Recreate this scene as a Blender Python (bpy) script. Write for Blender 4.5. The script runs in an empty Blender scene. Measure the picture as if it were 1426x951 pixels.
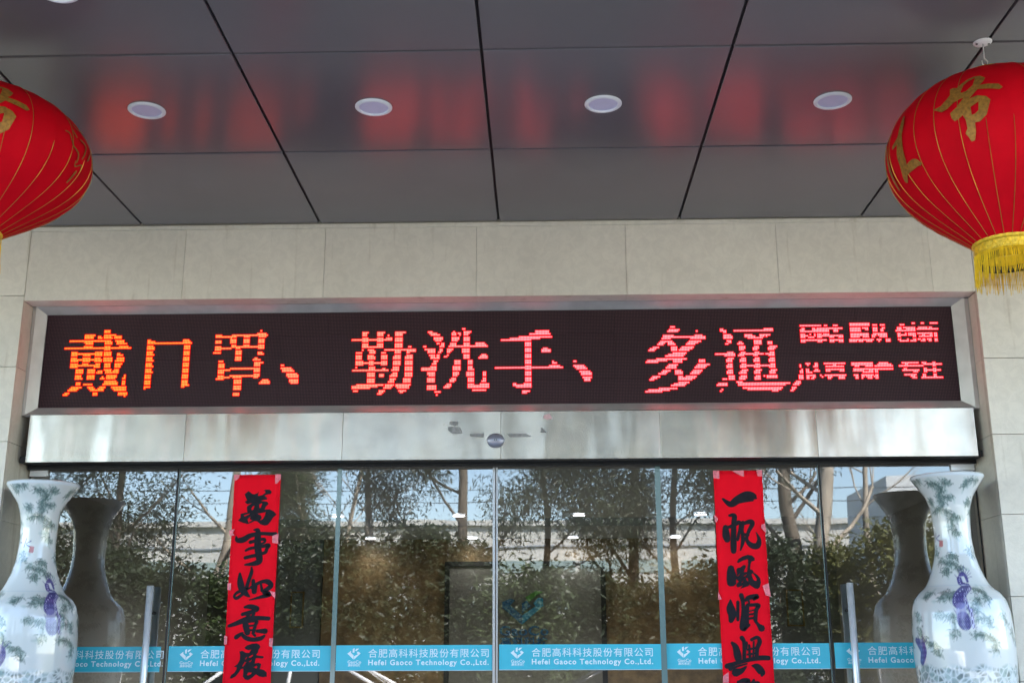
import bpy, bmesh, math, random, json
import numpy as np
from mathutils import Vector, Matrix

PI = math.pi
R = math.radians
sc = bpy.context.scene
col = sc.collection

# ------------------------------------------------------------------ camera, world, sun, exposure
cam_d = bpy.data.cameras.new("camera")
cam = bpy.data.objects.new("camera", cam_d)
col.objects.link(cam)
sc.camera = cam
cam_d.sensor_width = 36.0
cam_d.lens = 36.0 * 1608.24 / 1426.0
cam_d.clip_start = 0.05
cam_d.clip_end = 2000
YAW, PITCH, ROLL = 0.0246268, 0.264936, -0.002852
fw = Vector((-math.sin(YAW) * math.cos(PITCH), math.cos(YAW) * math.cos(PITCH), math.sin(PITCH)))
rt = Vector((math.cos(YAW), math.sin(YAW), 0))
up = rt.cross(fw)
r2 = rt * math.cos(ROLL) + up * math.sin(ROLL)
u2 = up * math.cos(ROLL) - rt * math.sin(ROLL)
m = Matrix((r2, u2, -fw)).transposed().to_4x4()
m.translation = Vector((0.2655, -7.2431, 1.5))
cam.matrix_world = m

SUN_EL = R(46)
SUN_AZ = R(40)          # from +Y towards +X: the sun stands behind the building, to the right
sdir = Vector((math.sin(SUN_AZ) * math.cos(SUN_EL), math.cos(SUN_AZ) * math.cos(SUN_EL), math.sin(SUN_EL)))
world = bpy.data.worlds.new("World")
sc.world = world
world.use_nodes = True
wn = world.node_tree
bg = wn.nodes["Background"]
sky = wn.nodes.new("ShaderNodeTexSky")
sky.sky_type = 'NISHITA'
sky.sun_disc = False
sky.sun_elevation = SUN_EL
sky.sun_rotation = SUN_AZ
sky.air_density = 1.0
sky.dust_density = 0.8
wn.links.new(sky.outputs[0], bg.inputs[0])
bg.inputs[1].default_value = 0.12
sun_d = bpy.data.lights.new("sun", 'SUN')
sun_d.energy = 4.2
sun_d.angle = R(0.5)
sun_d.color = (1.0, 0.95, 0.87)
sun = bpy.data.objects.new("sun", sun_d)
col.objects.link(sun)
sun.rotation_euler = sdir.to_track_quat('Z', 'Y').to_euler()
sc.view_settings.view_transform = 'Standard'
sc.view_settings.look = 'None'
sc.view_settings.exposure = 3.15
sc.view_settings.gamma = 1.0
sc.render.engine = 'CYCLES'
sc.cycles.use_denoising = True
sc.cycles.max_bounces = 8
sc.cycles.transparent_max_bounces = 16
sc.cycles.caustics_reflective = False
sc.cycles.caustics_refractive = False
sc.cycles.sample_clamp_indirect = 6.0

# ------------------------------------------------------------------ helpers
def tag(o, label=None, cat=None, group=None, kind=None):
    if label: o['label'] = label
    if cat: o['category'] = cat
    if group: o['group'] = group
    if kind: o['kind'] = kind
    return o

def empty(name, loc=(0, 0, 0), rz=0):
    o = bpy.data.objects.new(name, None)
    o.empty_display_size = 0.1
    col.objects.link(o)
    o.location = loc
    o.rotation_euler = (0, 0, rz)
    return o

class MB:
    """collects vertices and faces, then links them as one mesh object"""
    def __init__(s):
        s.v = []; s.f = []
    def add(s, vs, fs):
        b = len(s.v)
        s.v += [tuple(v) for v in vs]
        s.f += [tuple(i + b for i in f) for f in fs]
    def box(s, x0, x1, y0, y1, z0, z1):
        s.add([(x0, y0, z0), (x1, y0, z0), (x1, y1, z0), (x0, y1, z0), (x0, y0, z1), (x1, y0, z1), (x1, y1, z1), (x0, y1, z1)],
              [(0, 3, 2, 1), (4, 5, 6, 7), (0, 1, 5, 4), (1, 2, 6, 5), (2, 3, 7, 6), (3, 0, 4, 7)])
        return s
    def cbox(s, x0, x1, y0, y1, z0, z1, c=0.003):
        """box whose front (-Y) edges are chamfered"""
        s.add([(x0 + c, y0, z0 + c), (x1 - c, y0, z0 + c), (x1 - c, y0, z1 - c), (x0 + c, y0, z1 - c),
               (x0, y0 + c, z0), (x1, y0 + c, z0), (x1, y0 + c, z1), (x0, y0 + c, z1),
               (x0, y1, z0), (x1, y1, z0), (x1, y1, z1), (x0, y1, z1)],
              [(0, 1, 2, 3), (0, 4, 5, 1), (1, 5, 6, 2), (2, 6, 7, 3), (3, 7, 4, 0),
               (4, 8, 9, 5), (5, 9, 10, 6), (6, 10, 11, 7), (7, 11, 8, 4), (8, 11, 10, 9)])
        return s
    def tube(s, pts, rads, n=8, cap=True):
        pts = [Vector(p) for p in pts]
        b = len(s.v)
        ref = Vector((0, 0, 1))
        for i, p in enumerate(pts):
            d = (pts[min(i + 1, len(pts) - 1)] - pts[max(i - 1, 0)])
            d = d.normalized() if d.length > 1e-9 else Vector((0, 0, 1))
            a = ref if abs(d.z) < 0.9 else Vector((1, 0, 0))
            u = d.cross(a).normalized(); w = u.cross(d).normalized()
            r = rads[i] if hasattr(rads, '__len__') else rads
            for k in range(n):
                t = 2 * PI * k / n
                s.v.append(tuple(p + (u * math.cos(t) + w * math.sin(t)) * r))
        for i in range(len(pts) - 1):
            for k in range(n):
                k2 = (k + 1) % n
                s.f.append((b + i * n + k, b + i * n + k2, b + (i + 1) * n + k2, b + (i + 1) * n + k))
        if cap:
            s.f.append(tuple(b + k for k in range(n - 1, -1, -1)))
            e = b + (len(pts) - 1) * n
            s.f.append(tuple(e + k for k in range(n)))
        return s
    def lathe(s, prof, n=32, cx=0, cy=0, axis='z'):
        b = len(s.v)
        for r, z in prof:
            for k in range(n):
                t = 2 * PI * k / n
                if axis == 'z': s.v.append((cx + r * math.cos(t), cy + r * math.sin(t), z))
                else: s.v.append((cx + r * math.cos(t), z, cy + r * math.sin(t)))
        for i in range(len(prof) - 1):
            for k in range(n):
                k2 = (k + 1) % n
                q = (b + i * n + k, b + i * n + k2, b + (i + 1) * n + k2, b + (i + 1) * n + k)
                s.f.append(q if axis == 'z' else q[::-1])
        return s
    def build(s, name, mat, parent=None, smooth=False, loc=None, bevel=0):
        me = bpy.data.meshes.new(name)
        me.from_pydata(s.v, [], s.f)
        me.update()
        if smooth: me.polygons.foreach_set('use_smooth', [True] * len(me.polygons))
        o = bpy.data.objects.new(name, me)
        col.objects.link(o)
        if mat: me.materials.append(mat)
        if parent: o.parent = parent
        if loc: o.location = loc
        if bevel:
            bm = bmesh.new(); bm.from_mesh(me)
            bmesh.ops.bevel(bm, geom=list(bm.edges), offset=bevel, segments=2, affect='EDGES', profile=0.7)
            bm.to_mesh(me); bm.free()
        return o

def inst(name, me, parent, loc=(0, 0, 0), rot=(0, 0, 0)):
    o = bpy.data.objects.new(name, me)
    col.objects.link(o)
    if parent: o.parent = parent
    o.location = loc; o.rotation_euler = rot
    return o

def kids(o): return [c for c in col.objects if c.parent == o]
def copy_tree(o, parent=None, mp=None):
    c = o.copy(); col.objects.link(c); c.parent = parent
    for ch in kids(o): copy_tree(ch, c)
    return c

# ------------------------------------------------------------------ materials
def mat(name, color, rough=0.5, metal=0.0, var=0.0, vscale=3.0, bump=0.0, bscale=40.0, spec=0.5, coat=0.0,
        emit=None, estr=0.0, objvar=0.0, stretch=(1, 1, 1), rvar=0.0, color2=None, translucent=0.0, bdist=0.01, detail=5.0):
    m = bpy.data.materials.new(name)
    m.use_nodes = True
    nt = m.node_tree; N = nt.nodes; Lk = nt.links
    p = N["Principled BSDF"]
    p.inputs["Roughness"].default_value = rough
    p.inputs["Metallic"].default_value = metal
    p.inputs["Specular IOR Level"].default_value = spec
    p.inputs["Coat Weight"].default_value = coat
    p.inputs["Coat Roughness"].default_value = 0.04
    p.inputs["Base Color"].default_value = (*color, 1)
    tc = N.new("ShaderNodeTexCoord")
    mp = N.new("ShaderNodeMapping"); mp.inputs["Scale"].default_value = stretch
    geo = N.new("ShaderNodeNewGeometry")
    Lk.new(geo.outputs["Position"], mp.inputs[0])
    oi = None
    last = None
    if var > 0 or color2 or rvar > 0:
        nz = N.new("ShaderNodeTexNoise"); nz.inputs["Scale"].default_value = vscale; nz.inputs["Detail"].default_value = detail
        Lk.new(mp.outputs[0], nz.inputs["Vector"])
        rp = N.new("ShaderNodeMapRange"); rp.inputs[1].default_value = 0.3; rp.inputs[2].default_value = 0.7
        Lk.new(nz.outputs["Fac"], rp.inputs[0])
        mx = N.new("ShaderNodeMix"); mx.data_type = 'RGBA'
        c2 = color2 if color2 else tuple(c * (1 - var) for c in color)
        c1 = color if color2 else tuple(min(1, c * (1 + var)) for c in color)
        mx.inputs[6].default_value = (*c1, 1); mx.inputs[7].default_value = (*c2, 1)
        Lk.new(rp.outputs[0], mx.inputs[0])
        last = mx.outputs[2]
        if rvar > 0:
            rr = N.new("ShaderNodeMapRange"); rr.inputs[3].default_value = max(0.02, rough - rvar); rr.inputs[4].default_value = rough + rvar
            Lk.new(nz.outputs["Fac"], rr.inputs[0]); Lk.new(rr.outputs[0], p.inputs["Roughness"])
    if objvar > 0:
        oi = N.new("ShaderNodeObjectInfo")
        hs = N.new("ShaderNodeHueSaturation")
        mr = N.new("ShaderNodeMapRange"); mr.inputs[3].default_value = 1 - objvar; mr.inputs[4].default_value = 1 + objvar
        Lk.new(oi.outputs["Random"], mr.inputs[0]); Lk.new(mr.outputs[0], hs.inputs["Value"])
        if last: Lk.new(last, hs.inputs["Color"])
        else: hs.inputs["Color"].default_value = (*color, 1)
        last = hs.outputs[0]
    if last: Lk.new(last, p.inputs["Base Color"])
    if bump > 0:
        nb = N.new("ShaderNodeTexNoise"); nb.inputs["Scale"].default_value = bscale; nb.inputs["Detail"].default_value = 4
        Lk.new(mp.outputs[0], nb.inputs["Vector"])
        bp = N.new("ShaderNodeBump"); bp.inputs["Strength"].default_value = bump; bp.inputs["Distance"].default_value = bdist
        Lk.new(nb.outputs["Fac"], bp.inputs["Height"]); Lk.new(bp.outputs[0], p.inputs["Normal"])
    if emit:
        p.inputs["Emission Color"].default_value = (*emit, 1)
        p.inputs["Emission Strength"].default_value = estr
    if translucent > 0:
        tr = N.new("ShaderNodeBsdfTranslucent"); ms = N.new("ShaderNodeMixShader")
        ms.inputs[0].default_value = translucent
        if last: Lk.new(last, tr.inputs[0])
        else: tr.inputs[0].default_value = (*color, 1)
        Lk.new(p.outputs[0], ms.inputs[1]); Lk.new(tr.outputs[0], ms.inputs[2])
        Lk.new(ms.outputs[0], N["Material Output"].inputs[0])
    return m

M = {}
def stone_mat():
    """beige limestone: cloudy, with fine fibres and faint darker drips"""
    m = mat("beige_stone", (0.77, 0.70, 0.59), rough=0.34, var=0.05, vscale=2.2, objvar=0.045, bump=0.08, bscale=90, spec=0.4)
    nt = m.node_tree; N = nt.nodes; Lk = nt.links
    p = N["Principled BSDF"]
    src = p.inputs["Base Color"].links[0].from_socket
    geo = N.new("ShaderNodeNewGeometry")
    v = N.new("ShaderNodeTexNoise"); v.inputs["Scale"].default_value = 14; v.inputs["Detail"].default_value = 8
    v.inputs["Distortion"].default_value = 0.8; v.inputs["Roughness"].default_value = 0.75
    Lk.new(geo.outputs["Position"], v.inputs["Vector"])
    r = N.new("ShaderNodeValToRGB")
    r.color_ramp.elements[0].position = 0.42; r.color_ramp.elements[0].color = (0.72, 0.70, 0.66, 1)
    r.color_ramp.elements[1].position = 0.58; r.color_ramp.elements[1].color = (1.08, 1.08, 1.06, 1)
    Lk.new(v.outputs["Fac"], r.inputs[0])
    mx = N.new("ShaderNodeMix"); mx.data_type = 'RGBA'; mx.blend_type = 'MULTIPLY'; mx.inputs[0].default_value = 0.22
    Lk.new(src, mx.inputs[6]); Lk.new(r.outputs[0], mx.inputs[7])
    mp = N.new("ShaderNodeMapping"); mp.inputs["Scale"].default_value = (3.2, 3.2, 0.25)
    Lk.new(geo.outputs["Position"], mp.inputs[0])
    d = N.new("ShaderNodeTexNoise"); d.inputs["Scale"].default_value = 5; d.inputs["Detail"].default_value = 6
    Lk.new(mp.outputs[0], d.inputs["Vector"])
    r2_ = N.new("ShaderNodeValToRGB")
    r2_.color_ramp.elements[0].position = 0.28; r2_.color_ramp.elements[0].color = (0.62, 0.55, 0.45, 1)
    r2_.color_ramp.elements[1].position = 0.40; r2_.color_ramp.elements[1].color = (1, 1, 1, 1)
    Lk.new(d.outputs["Fac"], r2_.inputs[0])
    mx2 = N.new("ShaderNodeMix"); mx2.data_type = 'RGBA'; mx2.blend_type = 'MULTIPLY'; mx2.inputs[0].default_value = 0.45
    Lk.new(mx.outputs[2], mx2.inputs[6]); Lk.new(r2_.outputs[0], mx2.inputs[7])
    Lk.new(mx2.outputs[2], p.inputs["Base Color"])
    return m
M['stone'] = stone_mat()
M['joint'] = mat("joint_filler", (0.40, 0.37, 0.31), rough=0.9)
M['plaster'] = mat("grey_render", (0.33, 0.32, 0.30), rough=0.85, var=0.08, vscale=1.5, bump=0.2, bscale=60)
M['ceil'] = mat("grey_aluminium_panel", (0.128, 0.118, 0.128), rough=0.21, metal=0.0, spec=0.6, objvar=0.07, bump=0.035, bscale=2.0,
                var=0.05, vscale=1.2, rvar=0.04, bdist=0.02)
M['ceil_gap'] = mat("black_joint", (0.008, 0.008, 0.009), rough=0.7)
M['white_plastic'] = mat("white_plastic", (0.78, 0.78, 0.80), rough=0.35)
M['diffuser'] = mat("lamp_diffuser", (0.60, 0.57, 0.72), rough=0.5, var=0.03, vscale=20)
def steel_mat(name, rough, objbump=0.35, base=(0.62, 0.60, 0.57)):
    m = bpy.data.materials.new(name); m.use_nodes = True
    nt = m.node_tree; N = nt.nodes; Lk = nt.links; p = N["Principled BSDF"]
    p.inputs["Metallic"].default_value = 1.0
    p.inputs["Base Color"].default_value = (*base, 1)
    geo = N.new("ShaderNodeNewGeometry"); oi = N.new("ShaderNodeObjectInfo")
    sc_ = N.new("ShaderNodeVectorMath"); sc_.operation = 'ADD'
    cx = N.new("ShaderNodeMath"); cx.operation = 'MULTIPLY'; cx.inputs[1].default_value = 17.0
    Lk.new(oi.outputs["Random"], cx.inputs[0])
    Lk.new(geo.outputs["Position"], sc_.inputs[0]); Lk.new(cx.outputs[0], sc_.inputs[1])
    # brushed grain runs along X
    mp = N.new("ShaderNodeMapping"); mp.inputs["Scale"].default_value = (2.0, 220, 220)
    Lk.new(sc_.outputs[0], mp.inputs[0])
    g = N.new("ShaderNodeTexNoise"); g.inputs["Scale"].default_value = 1.0; g.inputs["Detail"].default_value = 3
    Lk.new(mp.outputs[0], g.inputs["Vector"])
    rr = N.new("ShaderNodeMapRange"); rr.inputs[3].default_value = rough - 0.02; rr.inputs[4].default_value = rough + 0.03
    p.inputs["Roughness"].default_value = rough
    # large soft dents
    d = N.new("ShaderNodeTexNoise"); d.inputs["Scale"].default_value = 2.4; d.inputs["Detail"].default_value = 1.5
    ms_ = N.new("ShaderNodeMapping"); ms_.inputs["Scale"].default_value = (1.5, 1, 0.35); Lk.new(sc_.outputs[0], ms_.inputs[0])
    Lk.new(ms_.outputs[0], d.inputs["Vector"])
    b1 = N.new("ShaderNodeBump"); b1.inputs["Strength"].default_value = objbump; b1.inputs["Distance"].default_value = 0.08
    Lk.new(d.outputs["Fac"], b1.inputs["Height"])
    b2 = N.new("ShaderNodeBump"); b2.inputs["Strength"].default_value = 0.0; b2.inputs["Distance"].default_value = 0.002
    Lk.new(g.outputs["Fac"], b2.inputs["Height"]); Lk.new(b1.outputs[0], b2.inputs["Normal"])
    Lk.new(b2.outputs[0], p.inputs["Normal"])
    # smudges
    s = N.new("ShaderNodeTexNoise"); s.inputs["Scale"].default_value = 7; s.inputs["Detail"].default_value = 6
    Lk.new(sc_.outputs[0], s.inputs["Vector"])
    cr = N.new("ShaderNodeValToRGB")
    cr.color_ramp.elements[0].position = 0.35; cr.color_ramp.elements[0].color = (*[c * 0.86 for c in base], 1)
    cr.color_ramp.elements[1].position = 0.6; cr.color_ramp.elements[1].color = (*base, 1)
    Lk.new(s.outputs["Fac"], cr.inputs[0]); Lk.new(cr.outputs[0], p.inputs["Base Color"])
    return m
M['steel'] = steel_mat("brushed_steel", 0.26, 0.36, (0.50, 0.435, 0.36))
M['steel_trim'] = steel_mat("brushed_steel_trim", 0.46, 0.08, (0.60, 0.585, 0.565))
M['steel_trim'].node_tree.nodes["Principled BSDF"].inputs["Metallic"].default_value = 0.65
M['chrome'] = mat("polished_tube_steel", (0.86, 0.86, 0.86), rough=0.33, metal=0.45, bump=0.02, bscale=200)
M['dark_metal'] = mat("dark_metal", (0.03, 0.031, 0.033), rough=0.45, metal=0.6)
M['alu'] = mat("aluminium_profile", (0.50, 0.50, 0.51), rough=0.35, metal=0.9)
M['glass_edge'] = mat("green_glass_edge", (0.16, 0.24, 0.235), rough=0.15, spec=0.8)
def glass_mat():
    m = bpy.data.materials.new("clear_door_glass"); m.use_nodes = True
    nt = m.node_tree; N = nt.nodes; Lk = nt.links
    N.remove(N["Principled BSDF"])
    tr = N.new("ShaderNodeBsdfTransparent"); tr.inputs[0].default_value = (0.80, 0.86, 0.84, 1)
    gl = N.new("ShaderNodeBsdfGlossy"); gl.inputs["Roughness"].default_value = 0.012; gl.inputs["Color"].default_value = (0.96, 0.98, 1.0, 1)
    geo = N.new("ShaderNodeNewGeometry")
    nb = N.new("ShaderNodeTexNoise"); nb.inputs["Scale"].default_value = 2.2; nb.inputs["Detail"].default_value = 1
    Lk.new(geo.outputs["Position"], nb.inputs["Vector"])
    bp = N.new("ShaderNodeBump"); bp.inputs["Strength"].default_value = 0.02; bp.inputs["Distance"].default_value = 0.02
    Lk.new(nb.outputs["Fac"], bp.inputs["Height"]); Lk.new(bp.outputs[0], gl.inputs["Normal"])
    fr = N.new("ShaderNodeFresnel"); fr.inputs["IOR"].default_value = 2.1
    mx = N.new("ShaderNodeMixShader")
    Lk.new(fr.outputs[0], mx.inputs[0]); Lk.new(tr.outputs[0], mx.inputs[1]); Lk.new(gl.outputs[0], mx.inputs[2])
    Lk.new(mx.outputs[0], N["Material Output"].inputs[0])
    return m
M['glass'] = glass_mat()
M['glass_edge'] = mat("green_glass_edge", (0.16, 0.24, 0.235), rough=0.15, spec=0.8)
M['band'] = mat("cyan_film", (0.05, 0.50, 0.64), rough=0.38, var=0.04, vscale=5)
M['band_white'] = mat("white_print", (0.78, 0.88, 0.92), rough=0.5)
M['band_edge'] = mat("band_edge_white", (0.45, 0.62, 0.68), rough=0.5)
M['paper'] = mat("red_paper", (0.93, 0.006, 0.020), rough=0.8, var=0.05, vscale=9, bump=0.35, bscale=12, bdist=0.012, spec=0.08)
M['ink'] = mat("black_ink", (0.016, 0.014, 0.019), rough=0.6, spec=0.12, var=0.2, vscale=30)
M['tape'] = mat("clear_tape", (0.88, 0.16, 0.20), rough=0.3, spec=0.8, var=0.25, vscale=60, bump=0.5, bscale=80)
M['residue'] = mat("tape_residue", (0.27, 0.26, 0.25), rough=0.7, var=0.3, vscale=45)
M['residue_pink'] = mat("pink_residue", (0.62, 0.40, 0.40), rough=0.8, var=0.25, vscale=60)
M['led_board'] = mat("led_board", (0.023, 0.0105, 0.0135), rough=0.7, spec=0.22, objvar=0.10, var=0.12, vscale=3)
def led_board():
    m = M['led_board']; nt = m.node_tree; N = nt.nodes; Lk = nt.links; p = N["Principled BSDF"]
    src = p.inputs["Base Color"].links[0].from_socket
    geo = N.new("ShaderNodeNewGeometry"); sp = N.new("ShaderNodeSeparateXYZ"); Lk.new(geo.outputs["Position"], sp.inputs[0])
    outs = []
    for k, off in ((0, 3.071), (2, -3.734)):
        a = N.new("ShaderNodeMath"); a.operation = 'ADD'; a.inputs[1].default_value = off + 100
        Lk.new(sp.outputs[k], a.inputs[0])
        b = N.new("ShaderNodeMath"); b.operation = 'MULTIPLY'; b.inputs[1].default_value = 100.0; Lk.new(a.outputs[0], b.inputs[0])
        f = N.new("ShaderNodeMath"); f.operation = 'FRACT'; Lk.new(b.outputs[0], f.inputs[0])
        s = N.new("ShaderNodeMath"); s.operation = 'SUBTRACT'; s.inputs[1].default_value = 0.5; Lk.new(f.outputs[0], s.inputs[0])
        q = N.new("ShaderNodeMath"); q.operation = 'POWER'; q.inputs[1].default_value = 2; Lk.new(s.outputs[0], q.inputs[0])
        outs.append(q.outputs[0])
    ad = N.new("ShaderNodeMath"); ad.operation = 'ADD'; Lk.new(outs[0], ad.inputs[0]); Lk.new(outs[1], ad.inputs[1])
    lt = N.new("ShaderNodeMath"); lt.operation = 'LESS_THAN'; lt.inputs[1].default_value = 0.05; Lk.new(ad.outputs[0], lt.inputs[0])
    mx = N.new("ShaderNodeMix"); mx.data_type = 'RGBA'; mx.inputs[7].default_value = (0.13, 0.066, 0.072, 1)
    Lk.new(lt.outputs[0], mx.inputs[0]); Lk.new(src, mx.inputs[6]); Lk.new(mx.outputs[2], p.inputs["Base Color"])
led_board()
M['porcelain'] = None
M['wood_dark'] = mat("dark_lacquered_wood", (0.035, 0.016, 0.010), rough=0.3, var=0.3, vscale=12)
M['lantern_red'] = mat("red_lantern_cloth", (0.66, 0.0015, 0.011), rough=0.7, var=0.09, vscale=5, bump=0.3, bscale=260, spec=0.1, bdist=0.002, translucent=0.18)
M['gold'] = mat("gold_foil", (0.30, 0.135, 0.018), rough=0.5, metal=0.3, var=0.35, vscale=70)
M['gold_rib'] = mat("gold_rib", (0.42, 0.21, 0.03), rough=0.3, metal=0.7, var=0.3, vscale=8)
M['yellow'] = mat("yellow_fringe", (0.90, 0.55, 0.015), rough=0.7, var=0.2, vscale=30, spec=0.3)
M['gold_brocade'] = mat("gold_brocade", (0.80, 0.50, 0.03), rough=0.45, metal=0.25, var=0.3, vscale=60, bump=0.5, bscale=120)
M['black'] = mat("black_band", (0.012, 0.010, 0.010), rough=0.6)

# ------------------------------------------------------------------ text as meshes
def text_mesh(name, s, size, material, parent, loc, thick=0.0004, bold=0.0, space=1.0, rot=(PI / 2, 0, 0), xscale=1.0, align='LEFT', width=None):
    cu = bpy.data.curves.new(name, 'FONT')
    cu.body = s; cu.size = size; cu.extrude = thick; cu.offset = bold; cu.space_character = space
    cu.resolution_u = 3
    cu.align_x = align
    t = bpy.data.objects.new("tmp_text", cu); col.objects.link(t)
    dg = bpy.context.evaluated_depsgraph_get()
    me = bpy.data.meshes.new_from_object(t.evaluated_get(dg))
    bpy.data.objects.remove(t); bpy.data.curves.remove(cu)
    me.materials.clear(); me.materials.append(material)
    o = bpy.data.objects.new(name, me); col.objects.link(o)
    o.parent = parent; o.location = loc; o.rotation_euler = rot
    if width and len(me.vertices):
        xs = [v.co.x for v in me.vertices]; xscale = width / (max(xs) - min(xs))
    o.scale = (xscale, 1, 1)
    return o

# ------------------------------------------------------------------ brush strokes (smooth ribbons) laid on a surface
def catmull(pts, n=6):
    P = [np.array(p, float) for p in pts]
    P = [P[0]] + P + [P[-1]]
    out = []
    for i in range(1, len(P) - 2):
        for k in range(n):
            t = k / n
            a, b, c, d = P[i - 1], P[i], P[i + 1], P[i + 2]
            out.append(0.5 * ((2 * b) + (c - a) * t + (2 * a - 5 * b + 4 * c - d) * t * t + (3 * b - a - 3 * c + d) * t ** 3))
    out.append(P[-2])
    return out
def ribbon(mb, pts, surf, n=6):
    """pts: (x, y, width) in the surface's own metric; surf maps (x, y) to a point"""
    q = catmull(pts, n)
    L_, R_ = [], []
    for i, p in enumerate(q):
        a = q[max(i - 1, 0)]; b = q[min(i + 1, len(q) - 1)]
        d = (b - a)[:2]; l = np.hypot(*d) or 1
        nrm = np.array([-d[1], d[0]]) / l
        w = max(p[2], 1e-4) / 2
        L_.append(p[:2] + nrm * w); R_.append(p[:2] - nrm * w)
    # rounded ends
    def fan(c, nrm_from, sgn, i0):
        pts_ = []
        for k in range(1, 4):
            t = PI * k / 4
            v = nrm_from - c
            ca, sa = math.cos(t * sgn), math.sin(t * sgn)
            pts_.append(c + np.array([v[0] * ca - v[1] * sa, v[0] * sa + v[1] * ca]))
        return pts_
    b0 = len(mb.v)
    n_ = len(q)
    for a in L_: mb.v.append(tuple(surf(a)))
    for a in R_: mb.v.append(tuple(surf(a)))
    for i in range(n_ - 1):
        mb.f.append((b0 + i, b0 + n_ + i, b0 + n_ + i + 1, b0 + i + 1))
    s = fan(q[0][:2], L_[0], 1, 0); k0 = len(mb.v)
    for a in s: mb.v.append(tuple(surf(a)))
    mb.f.append((b0, k0, k0 + 1, k0 + 2, b0 + n_))
    e = fan(q[-1][:2], R_[-1], 1, 0); k1 = len(mb.v)
    for a in e: mb.v.append(tuple(surf(a)))
    mb.f.append((b0 + 2 * n_ - 1, k1, k1 + 1, k1 + 2, b0 + n_ - 1))

def filled(mb, rings, surf, levels=0):
    """an outline with holes, filled with triangles and laid on a surface"""
    from mathutils.geometry import tessellate_polygon
    pts = [Vector((r[i], r[i + 1], 0)) for r in rings for i in range(0, len(r), 2)]
    loops = [[Vector((r[i], r[i + 1], 0)) for i in range(0, len(r), 2)] for r in rings]
    tris = [tuple(t) for t in tessellate_polygon(loops)]
    P = [(p.x, p.y) for p in pts]
    for _ in range(levels):
        mid = {}; out = []
        def md(a, b):
            k = (min(a, b), max(a, b))
            if k not in mid:
                mid[k] = len(P); P.append(((P[a][0] + P[b][0]) / 2, (P[a][1] + P[b][1]) / 2))
            return mid[k]
        for a, b, c in tris:
            ab, bc_, ca_ = md(a, b), md(b, c), md(c, a)
            out += [(a, ab, ca_), (ab, b, bc_), (ca_, bc_, c), (ab, bc_, ca_)]
        tris = out
    mb.add([surf(p) for p in P], tris)

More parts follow.
